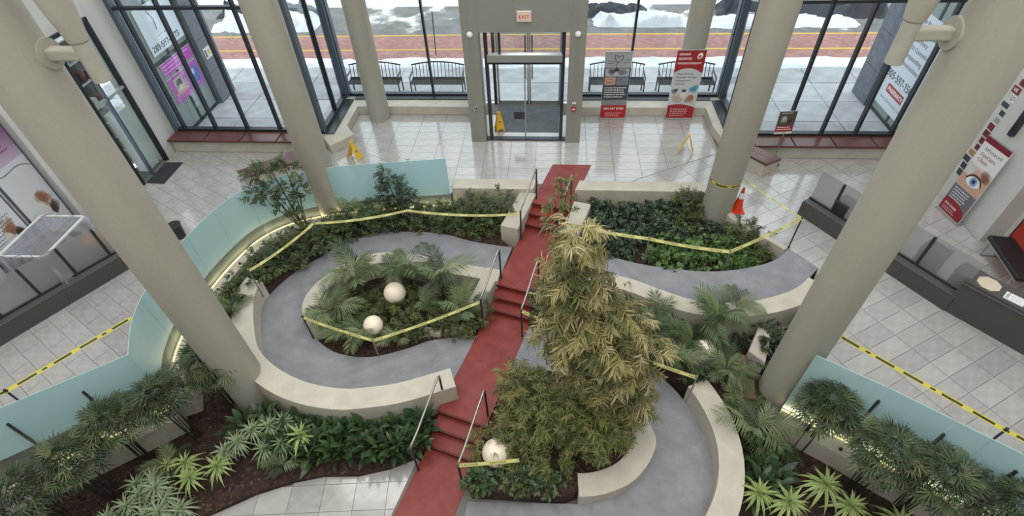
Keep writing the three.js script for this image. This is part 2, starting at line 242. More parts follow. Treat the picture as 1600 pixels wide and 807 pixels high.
ledge([[4.64, -10.42], [5.05, -9.62], [5.91, -8.58], [5.82, -8.5], [4.93, -9.5], [4.5, -10.36]], -0.6, 0.03, 7, 'pale border of the planting bed beside the orange cone');
// dark sill strips in front of the glass
struct('trim_8', merge([boxAB(-5.4, -1.55, 0.27, 0.30, -14.84, -14.62), boxAB(1.55, 5.4, 0.27, 0.30, -14.84, -14.62), boxAB(-5.68, -5.42, 0.27, 0.30, -14.6, -12.6), boxAB(5.42, 5.68, 0.27, 0.30, -14.6, -12.6)]), M.darkMetal, 'dark heater grille strips on the window ledges', 'grille');
// wooden bench tops: planks on plinths
function benchTop(label, pts, y, planks) {   // pts: four corners, front-left, front-right, back-right, back-left
  const t = thing('wooden_bench', label, 'bench', undefined, [pts[0][0], y, pts[0][1]]);
  const [a, b, c, d] = pts.map(([x, z]) => [x - pts[0][0], z - pts[0][1]]), mix = (p, q, k) => [p[0] + (q[0] - p[0]) * k, p[1] + (q[1] - p[1]) * k];
  for (let i = 0; i < planks; i++) { const k0 = i / planks + 0.004, k1 = (i + 1) / planks - 0.004; part('plank', prism([mix(a, b, k0), mix(a, b, k1), mix(d, c, k1), mix(d, c, k0)], 0, 0.065, 0.006), M.wood, t); }
  return t;
}
benchTop('long red wood bench top under the left window', [[-9.97, -11.93], [-5.75, -11.93], [-5.75, -12.44], [-9.97, -12.44]], 0.38, 4);
benchTop('long red wood bench top under the right window', [[5.95, -11.93], [9.97, -11.93], [9.97, -12.44], [5.95, -12.44]], 0.38, 4);
function freeBench(label, pts, planks) {
  const t = benchTop(label, pts, 0.36, planks), cx = pts.reduce((s, p) => s + p[0], 0) / 4, cz = pts.reduce((s, p) => s + p[1], 0) / 4;
  part('plinth', prism(pts.map(([x, z]) => [cx + (x - cx) * 0.93 - pts[0][0], cz + (z - cz) * 0.88 - pts[0][1]]), -0.36, 0, 0.01), M.cream, t); return t;
}
freeBench('short red wood bench on a pale plinth behind the curved glass balustrade', [[-6.92, -10.33], [-5.3, -11.4], [-5.72, -11.85], [-7.3, -10.55]], 2);
freeBench('short red wood bench on a pale plinth beside the small poster stand', [[6.03, -11.14], [6.46, -11.40], [5.95, -12.0], [5.55, -11.72]], 2);

// ---------------------------------------------------------------- entrance
{
  const p = struct('door_1', null, null, 'glazed entrance vestibule in a grey portal', 'door');
  const zf = -12.7;
  part('portal_frame', merge([boxAB(-1.51, -1.1, 0, H, -13.0, zf), boxAB(1.12, 1.51, 0, H, -13.0, zf), boxAB(-1.1, 1.12, 3.05, H, -13.0, zf), boxAB(-1.51, -1.38, 0, H, -14.98, -13), boxAB(1.38, 1.51, 0, H, -14.98, -13), boxAB(-1.38, 1.38, 3.4, 3.55, -14.98, -13)]), M.portal, p);
  part('vestibule_lining', merge([boxAB(-1.38, -1.34, 0, 3.4, -14.9, -13.0), boxAB(1.34, 1.38, 0, 3.4, -14.9, -13.0)]), M.wall, p);
  for (const s of [-1, 1]) { part('door_post', rbox(0.09, 3.05, 0.12, s * 0.97 + 0.01, 1.525, -12.88, 0.006), M.darkMetal, p); part('side_pane', box(0.09, 2.9, 0.01, s * 1.055 + 0.01, 1.5, -12.88), M.pane, p); }
  part('threshold', rbox(2.2, 0.05, 0.16, 0.01, 0.025, -12.86, 0.006), M.darkMetal, p); part('sill_strip', rbox(1.86, 0.03, 0.2, 0.01, 0.022, -13.06, 0.006), M.alu, p);
  part('operator_box', rbox(1.9, 0.19, 0.16, 0.01, 2.36, -12.86, 0.01), M.alu, p); part('operator_gap', rbox(1.86, 0.07, 0.12, 0.01, 2.235, -12.87, 0.01), M.dark, p);
  part('transom_pane', box(1.84, 0.58, 0.012, 0.01, 2.76, -12.88), M.pane, p);
  part('transom_divider', rbox(0.06, 0.6, 0.08, -0.62, 2.75, -12.88, 0.006), M.darkMetal, p);
  part('entrance_mat', rbox(1.84, 0.012, 1.6, 0.01, 0.012, -13.98, 0.004), M.carpet, p);
  // outer pair of glass doors
  for (const s of [-1, 1]) {
    const leaf = part('door_leaf', merge([box(0.05, 2.5, 0.05, 0.01 + s * 0.03, 1.25, -14.92), box(0.06, 2.5, 0.05, 0.01 + s * 0.93, 1.25, -14.92), box(0.92, 0.1, 0.05, 0.01 + s * 0.47, 0.06, -14.92), box(0.92, 0.07, 0.05, 0.01 + s * 0.47, 2.47, -14.92)]), M.alu, p);
    part('door_pane', box(0.84, 2.3, 0.012, 0.01 + s * 0.48, 1.26, -14.92), M.pane, leaf);
    part('pull_handle', merge([rod([0.01 + s * 0.1, 0.85, -14.82], [0.01 + s * 0.1, 2.15, -14.82], 0.018), rod([0.01 + s * 0.1, 1.0, -14.82], [0.01 + s * 0.1, 1.0, -14.92], 0.012), rod([0.01 + s * 0.1, 2.0, -14.82], [0.01 + s * 0.1, 2.0, -14.92], 0.012)]), M.darkMetal, leaf);
  }
  part('outer_transom_pane', box(1.9, 0.8, 0.012, 0, 2.95, -14.92), M.pane, p); part('outer_frame', merge([box(2.7, 0.08, 0.1, 0, 2.56, -14.92), box(0.09, 3.4, 0.1, -1.02, 1.7, -14.92), box(0.09, 3.4, 0.1, 1.02, 1.7, -14.92)]), M.darkMetal, p);
  part('floor_plate', rbox(0.32, 0.22, 0.012, -0.16, 0.72, -12.9, 0.004), M.darkMetal, p); part('push_bar_pole', rod([0.0, 0.05, -12.9], [0.0, 2.25, -12.9], 0.018), M.alu, p);
  const vl = part('vestibule_lamp', rbox(1.2, 0.04, 0.9, 0, 3.37, -13.95, 0.01), new THREE.MeshStandardMaterial({ color: 0xffffff, emissive: new THREE.Color(1, 0.97, 0.92), emissiveIntensity: 0.8 }), p);
  const va = new THREE.RectAreaLight(new THREE.Color(1, 0.97, 0.92), 4, 1.2, 0.9); va.position.set(0, 3.345, -13.95); va.lookAt(0, 0, -13.95); va.name = 'vestibule_glow'; scene.add(va);
  // things on the portal
  const ex = thing('exit_sign', 'red lettered exit sign on the entrance portal', 'sign', undefined, [0.02, 3.43, zf + 0.03]);
  part('housing', rbox(0.34, 0.24, 0.05, 0, 0, 0, 0.008), M.white, ex);
  const exT = canvasTex(256, 168, (g, w, h) => { g.fillStyle = '#e9dccb'; g.fillRect(0, 0, w, h); g.strokeStyle = '#d88a78'; g.lineWidth = 10; g.strokeRect(8, 8, w - 16, h - 16); g.fillStyle = '#d2311d'; g.font = 'bold 104px sans-serif'; g.textAlign = 'center'; g.textBaseline = 'middle'; g.fillText('EXIT', w / 2, h / 2 + 6, 210); });
  const f = new THREE.PlaneGeometry(0.31, 0.21); part('face', f, new THREE.MeshStandardMaterial({ map: exT, roughness: 0.4 }), ex).position.z = 0.027;
  for (const x of [-1.31, 1.31]) { const d = thing('dome_sensor', 'small white dome high on the portal ' + (x < 0 ? 'above the square switch plate' : 'above the red fire alarm'), 'sensor', undefined, [x, 3.0, zf]); part('cover', new THREE.SphereGeometry(0.075, 16, 12), M.white, d); part('rim', cyl(0.05, 0.05, 0.02, 0, 0, 0).rotateX(Math.PI / 2), M.alu, d); }
  const sw = thing('switch_plate', 'small square metal switch plate on the portal pillar', 'switch', undefined, [-1.3, 1.05, zf + 0.01]); part('plate', rbox(0.1, 0.12, 0.02, 0, 0, 0, 0.004), M.alu, sw); part('button', rbox(0.04, 0.05, 0.03, 0, 0, 0.005, 0.004), M.dark, sw);
  const fa = thing('fire_alarm', 'red fire alarm pull station on the portal pillar', 'fire alarm', undefined, [1.3, 1.05, zf + 0.025]); part('housing', rbox(0.11, 0.13, 0.05, 0, 0, 0, 0.008), M.redPlastic, fa); part('pull_bar', rbox(0.08, 0.03, 0.03, 0, 0, 0.025, 0.004), M.white, fa); part('instruction_plate', rbox(0.1, 0.05, 0.01, 0, 0.16, -0.015, 0.002), M.white, fa);
}

// ---------------------------------------------------------------- columns
function column(x, z, r, y0, label) {
  const t = solo('round_column', cyl(r, r, H - y0, 0, 0, 0, 64), M.column, label, 'column'); t.position.set(x, y0, z); return t;
}
column(-4.5, -14.02, 0.31, 0, 'round pale column on the ledge left of the entrance');
column(4.55, -14.5, 0.31, 0.2, 'round pale column on the ledge behind the red and white banner');
const C2 = [-4.83, -10.02], C5 = [4.69, -9.95], C1 = [-4.93, -5.02], C6 = [5.02, -5.43];
column(...C2, 0.345, -0.6, 'round pale column in the planting bed beside the left teal balustrade');
column(...C5, 0.345, -0.6, 'round pale column with a loop of caution tape beside the orange cone');
column(...C1, 0.36, -1.3, 'thick round pale column at the end of the curved left ramp wall');
column(...C6, 0.348, -1.3, 'thick round pale column beside the right teal balustrade');
for (const [cx, cz, s] of [[C1[0], C1[1], 1], [C6[0], C6[1], -1]]) {
  const t = thing('column_uplight', 'pale metal uplight on an arm fixed to the thick column by the ' + (s > 0 ? 'left' : 'right') + ' counter', 'lamp', undefined, [cx + s * 0.35, 5.82, cz - 0.08]);
  part('wall_disc', new THREE.CylinderGeometry(0.16, 0.16, 0.05, 32).rotateZ(Math.PI / 2), M.column, t);
  part('arm', rbox(0.42, 0.13, 0.13, s * 0.2, 0, 0, 0.03), M.column, t);
  part('stem', cyl(0.085, 0.085, 0.45, s * 0.42, -0.3, 0, 28), M.column, t);
  part('bowl', new THREE.LatheGeometry([[0.0, 0], [0.086, 0], [0.1, 0.02], [0.14, 0.3], [0.19, 0.75], [0.2, 0.78], [0.185, 0.76], [0.135, 0.32], [0, 0.2]].map(([a, b]) => new THREE.Vector2(a, b)), 32).translate(s * 0.42, 0.12, 0), M.column, t);
}
// ---------------------------------------------------------------- red walkway
const DX = 0.2796, DZ = -0.9601, pth = (s, w) => [-1.72 + DX * s - DZ * w, -3.05 + DZ * s + DX * w], PW = 0.955;
const hA = -0.375, hB = -0.75, hL = LOW;
{
  const t = thing('red_walkway', 'red rubber covered walkway with three short flights of steps', 'walkway');
  const piece = (name, s0, s1, y, edge) => { const o = part(name, prism([pth(s0, 0), pth(s0, PW), pth(s1, PW), pth(s1, 0)], -1.5, y), M.red, t); if (edge) part('nosing', prism([pth(s0 - 0.012, 0.002), pth(s0 - 0.012, PW - 0.002), pth(s0 + 0.03, PW - 0.002), pth(s0 + 0.03, 0.002)], y - 0.045, y + 0.003, 0.003), M.redEdge, o); return o; };
  piece('landing', -1.6, 1.2, hL + 0.004);
  piece('step', 1.2, 1.48, hL + 0.125, true); piece('step', 1.48, 1.76, hL + 0.25, true); piece('landing', 1.76, 4.25, hB + 0.004, true);
  piece('step', 4.25, 4.5, hB + 0.125, true); piece('step', 4.5, 4.75, hB + 0.25, true); piece('landing', 4.75, 6.7, hA + 0.004, true);
  piece('step', 6.7, 6.96, hA + 0.125, true); piece('step', 6.96, 7.22, hA + 0.25, true); piece('landing', 7.22, 7.85, 0.004, true);
  const a = pth(7.85, 0), b = pth(7.85, PW); part('mat', prism([a, b, [b[0] + 0.11, -10.7], [1.53, -10.75], [1.80, -11.62], [0.78, -11.62]], 0.0005, 0.01), M.red, t);
}
// handrails
function handrail(label, top, bot, yT, yB) {
  const t = thing('handrail', label, 'handrail', 'handrails of the red walkway', [bot[0], yB, bot[1]]);
  const T = [top[0] - bot[0], yT - yB, top[1] - bot[1]], hh = 0.9, k = 0.1;
  part('post', rod([0, 0, 0], [0, hh - 0.02, 0], 0.02, 10), M.darkMetal, t); part('post', rod(T, [T[0], T[1] + hh - 0.02, T[2]], 0.02, 10), M.darkMetal, t);
  const c = new THREE.CatmullRomCurve3([new THREE.Vector3(0, hh - 0.08, 0), new THREE.Vector3(T[0] * 0.02, hh - 0.01, T[2] * 0.02), new THREE.Vector3(T[0] * 0.2, hh + T[1] * 0.12, T[2] * 0.2), new THREE.Vector3(T[0] * 0.8, hh + T[1] * 0.85, T[2] * 0.8), new THREE.Vector3(T[0] * 0.98, hh + T[1], T[2] * 0.98), new THREE.Vector3(T[0], hh + T[1] - 0.08, T[2])]);
  part('rail', new THREE.TubeGeometry(c, 40, 0.021, 10), M.steel, t);
}
const inw = 0.045;
for (const [nm, sT, sB, yT, yB] of [['top', 7.42, 6.28, 0, hA], ['middle', 4.95, 3.87, hA, hB], ['bottom', 1.98, 0.78, hB, hL]])
  for (const w of [inw, PW - inw]) handrail('steel handrail beside the ' + nm + ' flight of red steps', pth(sT, w), pth(sB, w), yT, yB);

// ---------------------------------------------------------------- ramps and seat walls
const NS = 60;
const rampLOut = curve([[-0.12, -8.80], [-0.5, -8.85], [-1.08, -8.98], [-1.83, -9.25], [-2.58, -9.34], [-3.44, -9.29], [-4.15, -8.96], [-4.71, -8.41], [-5.13, -7.93], [-5.40, -7.4], [-5.48, -7.05], [-5.36, -6.60], [-5.14, -6.12], [-4.81, -5.57], [-4.20, -5.14], [-3.66, -4.93], [-3.20, -4.85], [-2.81, -4.84], [-2.41, -4.91], [-1.98, -5.01], [-1.05, -5.4]], NS);
const rampLIn = curve([[-0.3, -7.93], [-0.6, -7.98], [-1.01, -8.07], [-1.63, -8.18], [-2.29, -8.37], [-2.83, -8.44], [-3.4, -8.34], [-3.95, -7.98], [-4.3, -7.5], [-4.44, -6.95], [-4.3, -6.5], [-3.98, -6.16], [-3.56, -5.9], [-3.22, -5.82], [-2.91, -5.81], [-2.6, -5.87], [-2.29, -6.0], [-2.02, -6.12], [-1.69, -6.31], [-1.22, -6.43], [-0.70, -6.5]], NS);
const ramp = (name, A, B, y0, y1, label) => solo('curved_ramp', band(A, B, (t) => y0 + (y1 - y0) * Math.min(1, Math.max(0, (t - 0.06) / 0.86)), (t) => y0 + (y1 - y0) * Math.min(1, Math.max(0, (t - 0.06) / 0.86)) - 0.3), M.ramp, label, 'ramp');
ramp('l', rampLIn, rampLOut, hA, hB, 'blue grey ramp curving round the left palm island');
const rampROut = curve([[1.02, -9.0], [1.7, -8.72], [2.42, -8.36], [2.89, -8.18], [3.48, -8.03], [4.06, -7.94], [4.58, -7.95], [5.12, -8.05], [5.59, -8.24], [5.91, -8.56]], NS);
const rampRIn = curve([[0.74, -8.02], [1.6, -7.95], [2.45, -7.68], [3.10, -7.32], [3.58, -7.08], [4.10, -6.98], [4.62, -6.99], [5.15, -7.10], [5.72, -7.36], [6.34, -7.98]], NS);
ramp('r', rampROut, rampRIn, hA, 0, 'blue grey ramp curving down from the right tiled floor');
const ramp2Out = curve([[0.36, -6.75], [1.2, -6.75], [2.0, -6.45], [2.7, -6.0], [3.15, -5.55], [3.42, -5.12], [3.57, -4.73], [3.64, -4.34], [3.63, -4.02], [3.55, -3.66], [3.38, -3.29], [3.0, -2.8], [2.4, -2.4], [1.6, -2.2], [-0.6, -2.2]], NS);
const ramp2In = curve([[0.03, -5.72], [0.9, -5.72], [1.6, -5.5], [2.25, -5.1], [2.6, -4.7], [2.69, -4.36], [2.60, -4.1], [2.45, -3.87], [2.2, -3.62], [1.85, -3.44], [1.5, -3.35], [1.11, -3.34], [0.6, -3.33], [0.1, -3.32], [-0.52, -3.31]], NS);
ramp('b', ramp2Out, ramp2In, hB, hL, 'blue grey ramp curving round the bamboo island to the lower floor');
// walls
const wallAlong = (name, A, B, top, bot, label) => solo(name, band(A, B, top, bot), M.cream, label, 'planter wall');
{
  const a = rampLOut.slice(30), b = offset(a, 0.42);         // outer seat wall of the left ramp
  const i0 = 1; wallAlong('seat_wall', a.slice(i0).map((p) => p), b.slice(i0), (t) => -0.14 - 0.17 * t, () => -1.5, 'curved cream seat wall along the outside of the left ramp');
  const w = curve([[-0.30, -7.93], [-0.6, -7.98], [-1.01, -8.07], [-1.63, -8.18], [-2.29, -8.37], [-2.83, -8.44], [-3.4, -8.34], [-3.95, -7.98], [-4.3, -7.5], [-4.44, -6.95], [-4.3, -6.5], [-4.03, -6.2]], 40);
  wallAlong('seat_wall', offset(w, -0.34), w, (t) => -0.25 - 0.05 * t, () => -1.2, 'curved cream wall around the back of the left palm island');
  solo('stair_cheek', prism([pth(4.02, -0.34), pth(4.02, -0.005), pth(5.09, -0.005), pth(5.09, -0.34)], -1.2, -0.25, 0.015), M.cream, 'cream cheek wall left of the middle flight of red steps', 'planter wall');
  solo('stair_cheek', prism([pth(6.2, -0.43), pth(6.2, -0.005), pth(7.6, -0.005), pth(7.6, -0.43)], -0.8, 0.02, 0.015), M.cream, 'cream block left of the top flight of red steps', 'planter wall');
  solo('stair_cheek', prism([pth(6.42, PW + 0.005), pth(6.42, PW + 0.42), pth(7.6, PW + 0.42), pth(7.6, PW + 0.005)], -0.8, 0.02, 0.015), M.cream, 'cream block right of the top flight of red steps', 'planter wall');
  wallAlong('seat_wall', rampRIn.slice(8, 56), offset(rampRIn, 0.36).slice(8, 56), (t) => -0.2 + 0.32 * t, () => -1.2, 'cream wall along the front of the upper right ramp');
  const o = ramp2Out.slice(21, 52), o2 = offset(o, -0.40);
  wallAlong('seat_wall', o, o2, (t) => -0.42 - 0.33 * t, () => -1.6, 'curved cream seat wall outside the lower right ramp');
  const i = ramp2In.slice(22, 45), i2 = offset(i, 0.38);
  wallAlong('seat_wall', i2, i, () => -0.72, () => -1.6, 'curved cream wall around the bamboo island');
  solo('seat_wall', prism([[-5.85, -5.5], [-5.55, -5.75], [-5.15, -5.15], [-5.4, -4.85]], -1.3, -0.45, 0.015), M.cream, 'short cream wall end beside the thick left column', 'planter wall');
  solo('seat_wall', prism([[4.52, -6.0], [4.85, -6.58], [5.08, -6.48], [4.76, -5.75]], -1.2, -0.24, 0.015), M.cream, 'short cream wall beside the stone edging', 'planter wall');
  solo('seat_wall', prism([[4.05, -5.35], [4.5, -5.2], [4.55, -5.5], [4.15, -5.62]], -1.2, -0.45, 0.015), M.cream, 'small cream block at the foot of the right thick column', 'planter wall');
}
// rough stone blocks edging the right bed and two kerb blocks in the palm island
for (const [x, y, z, a] of [[4.36, -0.42, -5.78, 1.3], [4.40, -0.5, -5.3, 1.45], [3.38, -0.42, -6.4, 0.2]]) { const o = solo('stone_block', rbox(0.42, 0.2, 0.2, 0, 0, 0, 0.03), std(0xffffff, 0.9, { map: speckle([0.50, 0.42, 0.33], 0.16, 8, 5, 0.1), bumpMap: B_FINE, bumpScale: 0.02 }), 'rough brown stone block edging the bed behind the right palms', 'stone', 'brown stone blocks of the right bed'); o.position.set(x, y, z); o.rotation.y = a; }
for (const [x, z, a] of [[-1.62, -6.5, -0.12], [-1.2, -6.56, -0.05]]) { const o = solo('kerb_block', rbox(0.36, 0.16, 0.14, 0, 0, 0, 0.015), M.cream, 'pale concrete block at the front of the palm island', 'stone', 'concrete blocks of the palm island'); o.position.set(x, -0.69, z); o.rotation.y = a; }

// ---------------------------------------------------------------- soil beds
const beds = [];
function bed(poly, y, label) { const o = solo('soil_bed', prism(poly, y - 0.36, y), M.soil, label, 'soil'); beds.push([poly, y]); return o; }
bed([...GLASS_L.map(([x, z]) => [x + 0.02, z + 0.02]).slice(0, 40), [-6.2, -5.6], [-5.75, -6.0], [-5.75, -6.9], ...rampLOut.slice(0, 32).reverse(), pth(6.2, -0.43), pth(7.6, -0.43), [-1.72, -10.3]], -0.43, 'dark soil bed between the left balustrade and the ramp');
bed([...rampLIn.slice(24, 60), [-0.75, -7.0], [-0.6, -7.9], ...rampLIn.slice(3, 24)], -0.752, 'dark soil of the left palm island');
bed([...rampROut.slice(0, 58), [5.85, -8.55], [4.95, -9.5], [4.5, -10.36], [1.42, -10.36], pth(6.42, PW + 0.42), pth(6.42, PW)], -0.40, 'dark soil bed beside the upper right ramp');
bed([...rampRIn.slice(1, 57), [5.62, -6.9], [5.35, -5.7], [4.6, -5.1], [4.1, -4.9], ...offset(ramp2Out, -0.1).slice(19, 24).reverse(), ...ramp2Out.slice(0, 19).reverse(), pth(4.3, PW), pth(5.2, PW)], -0.62, 'dark soil bed under the right palms');
bed([...ramp2In.slice(0, 20), ...offset(ramp2In, 0.12).slice(20, 45), [1.1, -3.36], [-0.45, -3.36], pth(1.3, PW + 0.01), pth(2.7, PW + 0.01)], -0.80, 'dark soil of the bamboo island');
bed([[-6.15, -4.5], [-6.5, -5.2], [-5.6, -5.75], [-5.2, -5.6], ...offset(rampLOut, 0.4).slice(38, 60), pth(2.3, -0.02), pth(1.0, -0.02), [-1.52, -4.0], [-1.95, -3.78], [-2.5, -3.62], [-3.10, -3.58], [-3.6, -3.45], [-4.20, -3.20], [-4.83, -2.83], [-5.6, -2.45], [-6.4, -1.7], [-9.3, -1.7], [-9.3, -2.17], ...GLASS_L2.slice(1, 4).reverse()], -1.03, 'dark mulched bed in front of the curved left wall');
bed([...offset(ramp2Out, -0.38).slice(23, 52), [4.4, -2.0], [8.6, -2.0], ...GLASS_R.slice().reverse(), [4.6, -5.2]], -1.0, 'dark mulched bed beside the lower right balustrade');
{ // bark mulch
  const g = box(0.05, 0.012, 0.02), list = [];
  const inside = (p, poly) => { let c = false; for (let i = 0, j = poly.length - 1; i < poly.length; j = i++) { const a = poly[i], b = poly[j]; if ((a[1] > p[1]) !== (b[1] > p[1]) && p[0] < (b[0] - a[0]) * (p[1] - a[1]) / (b[1] - a[1]) + a[0]) c = !c; } return c; };
  for (const [poly, y] of beds) { const xs = poly.map((p) => p[0]), zs = poly.map((p) => p[1]), x0 = Math.min(...xs), x1 = Math.max(...xs), z0 = Math.min(...zs), z1 = Math.max(...zs), n = (x1 - x0) * (z1 - z0) * 130; for (let i = 0; i < n; i++) { const p = [rr(x0, x1), rr(z0, z1)]; if (inside(p, poly)) list.push([p[0], y + 0.004, p[1]]); } }
  const m = new THREE.InstancedMesh(g, std(0xffffff, 0.9), list.length), d = new THREE.Object3D(), c = new THREE.Color();
  list.forEach((p, i) => { d.position.set(...p); d.rotation.set(rr(-0.4, 0.4), rr(0, 6.3), rr(-0.4, 0.4)); const s = rr(0.5, 1.6); d.scale.set(s, 1, s); d.updateMatrix(); m.setMatrixAt(i, d.matrix); const k = rr(0.3, 1.2); m.setColorAt(i, c.setRGB(0.11 * k, 0.06 * k, 0.04 * k)); });
  m.name = 'bark_mulch'; lit(m); m.userData.kind = 'stuff'; tag(m, 'brown bark chips scattered over the planting beds', 'mulch'); scene.add(m);
}

// ---------------------------------------------------------------- glass balustrades, plinth ledges and light strips
function balustrade(label, pts, y0, y1, smooth) {
  const t = thing('glass_balustrade', label, 'balustrade', undefined, [0, 0, 0]);
  for (let i = 0; i < pts.length - 1; i++) {
    const seg = pts[i], dirx = seg[seg.length - 1], A = seg.length > 2 ? seg : [seg[0], seg[1]];
    const n = A.length, off = offset(A, 0.016);
    part('glass_panel', band(A, off, () => y1, () => y0), M.teal, t);
  }
  return t;
}
function splitRuns(line, idx) { const r = []; for (let i = 0; i < idx.length - 1; i++) { const s = line.slice(idx[i], idx[i + 1] + 1).map((p) => p.slice()); const a = s[s.length - 1], b = s[s.length - 2], l = Math.hypot(a[0] - b[0], a[1] - b[1]); s[s.length - 1] = [a[0] + (b[0] - a[0]) * 0.012 / l, a[1] + (b[1] - a[1]) * 0.012 / l]; r.push(s); } return r; }
const runL = splitRuns(GLASS_L, [0, 15, 22, 26, 30, 34, 38, 44]), runL2 = splitRuns(GLASS_L2, [0, 1, 2, 3, 4]), runR = splitRuns(GLASS_R, [0, 1, 2, 3, 4, 5]);
balustrade('curved teal frosted glass balustrade around the left garden bed', [...runL, 0], -0.42, 1.05);
const bl2 = balustrade('straight teal frosted glass balustrade above the lower left bed', [...runL2, 0], -0.55, 1.05), br = balustrade('straight teal frosted glass balustrade above the lower right bed', [...runR, 0], -0.55, 1.05);
for (const [t, line, s] of [[bl2, GLASS_L2, 1], [br, GLASS_R, -1]]) line.slice(1, -1).forEach(([x, z]) => part('clamp_post', rbox(0.03, 1.22, 0.04, x + 0.012 * s, 0.11, z + 0.03, 0.004), M.dark, t));
const glowMat = new THREE.MeshStandardMaterial({ color: 0xfff2c8, emissive: new THREE.Color(1, 0.86, 0.45), emissiveIntensity: 0.55, roughness: 0.5 });
function plinth(label, line, side, w, y0, y1, strip) {
  const a = line, b = offset(line, side * w);
  solo('balustrade_plinth', side > 0 ? band(a, b, () => y1, () => y0) : band(b, a, () => y1, () => y0), M.cream, label, 'ledge');
  const t = thing('light_strip', strip, 'lamp'), m1 = offset(line, side * 0.04), m2 = offset(line, side * 0.065);
  part('diffuser', side > 0 ? band(m1, m2, () => y1 + 0.02, () => y1) : band(m2, m1, () => y1 + 0.02, () => y1), glowMat, t);
  const st = line.length > 10 ? 5 : 1;
  for (let i = 0; i + st < line.length; i += st) {
    const p = m2[i], q = m2[i + st], l = Math.hypot(q[0] - p[0], q[1] - p[1]), c = [(p[0] + q[0]) / 2, (p[1] + q[1]) / 2], g = line[i], h = line[i + st];
    const L1 = new THREE.RectAreaLight(new THREE.Color(1, 0.86, 0.46), 11, l, 0.04); L1.position.set(c[0], y1 + 0.03, c[1]); L1.name = numbered('strip_glow');
    L1.lookAt(c[0] + ((g[0] + h[0]) / 2 - c[0]) * 2.2, y1 + 0.03 + 0.35, c[1] + ((g[1] + h[1]) / 2 - c[1]) * 2.2); scene.add(L1);
  }
  for (let i = 1; i < line.length - 1; i += line.length > 10 ? 2 : 1) { const [x, z] = offset(line, side * (w * 0.72))[i]; const d = part('spot_cap', cyl(0.03, 0.022, 0.045, x, y1, z, 12), M.black, t); }
}
plinth('pale ledge with small lights at the foot of the curved balustrade', GLASS_L, -1, 0.3, -1.0, -0.30, 'warm light strip at the foot of the curved left balustrade');
plinth('pale ledge at the foot of the lower left balustrade', GLASS_L2, -1, 0.34, -1.4, -0.56, 'warm light strip at the foot of the straight left balustrade');
plinth('pale ledge at the foot of the lower right balustrade', GLASS_R, 1, 0.34, -1.4, -0.56, 'warm light strip at the foot of the straight right balustrade');
// ---------------------------------------------------------------- plants
// one blade: base at origin, along +z, arching down by droop, folded along the midrib
function blade(len, wid, droop, o = {}) {
  const { n = 3, fold = 0.25, lift = 0, belly = 0.45, petiole = 0, cols = null } = o, pos = [], idx = [], col = [], uv = [];
  for (let i = 0; i <= n; i++) {
    const t = i / n, z = petiole + len * t, y = lift * t * len - droop * t * t * len, w = i === n ? 0.0015 : wid / 2 * Math.max(0.12, t < belly ? Math.sin(Math.PI / 2 * (0.25 + 0.75 * t / belly)) : Math.cos(Math.PI / 2 * (t - belly) / (1 - belly)));
    pos.push(-w, y + fold * w, z, 0, y, z, w, y + fold * w, z); uv.push(0, t, 0.5, t, 1, t);
    if (cols) col.push(...cols[0], ...cols[1], ...cols[0]);
    if (i) { const a = 3 * (i - 1); idx.push(a, a + 3, a + 1, a + 1, a + 3, a + 4, a + 1, a + 4, a + 2, a + 2, a + 4, a + 5); }
  }
  const g = new THREE.BufferGeometry(); g.setAttribute('position', new THREE.Float32BufferAttribute(pos, 3)); g.setAttribute('uv', new THREE.Float32BufferAttribute(uv, 2)); if (cols) g.setAttribute('color', new THREE.Float32BufferAttribute(col, 3)); g.setIndex(idx); g.computeVertexNormals(); return g;
}
const T = new THREE.Object3D();
function put(g, p, yaw, pitch = 0, roll = 0, s = 1) { T.position.set(...p); T.rotation.set(-pitch, yaw, roll, 'YXZ'); T.scale.setScalar(s); T.updateMatrix(); const c = g.clone(); c.applyMatrix4(T.matrix); return c; }
function hang(parent, name, g, m, p, yaw, pitch, roll = 0, s = 1) { const o = part(name, g, m, parent); o.position.set(...p); o.rotation.set(-pitch, yaw, roll, 'YXZ'); o.scale.setScalar(s); return o; }
const pick = (l) => l[Math.floor(rnd() * l.length)];
// feather palm frond
function frondGeo(len, pairs, leaf, droop, lift) {
  const gs = [], at = (t) => [0, lift * len * t - droop * len * t * t, len * t * (1 - 0.12 * t)];
  let prev = at(0); for (let k = 1; k <= 5; k++) { const q = at(k / 5); gs.push(rod(prev, q, 0.008 * (1.15 - k / 6), 4)); prev = q; }
  for (let k = 0; k < pairs; k++) { const t = 0.16 + 0.84 * k / (pairs - 1), p = at(t), l = leaf * (0.55 + 0.9 * Math.sin(Math.PI * (0.18 + 0.72 * t))) ; for (const s of [-1, 1]) gs.push(put(blade(l, l * 0.085, 0.45, { n: 2, fold: 0.3, lift: 0.12 }), p, s * (1.15 - 0.6 * t) + rr(-0.08, 0.08), -0.1 + rr(-0.12, 0.12), s * 0.35)); }
  return merge(gs);
}
const FROND = [frondGeo(0.85, 17, 0.26, 0.55, 0.55), frondGeo(1.0, 19, 0.28, 0.75, 0.6), frondGeo(0.7, 15, 0.22, 0.4, 0.5)];
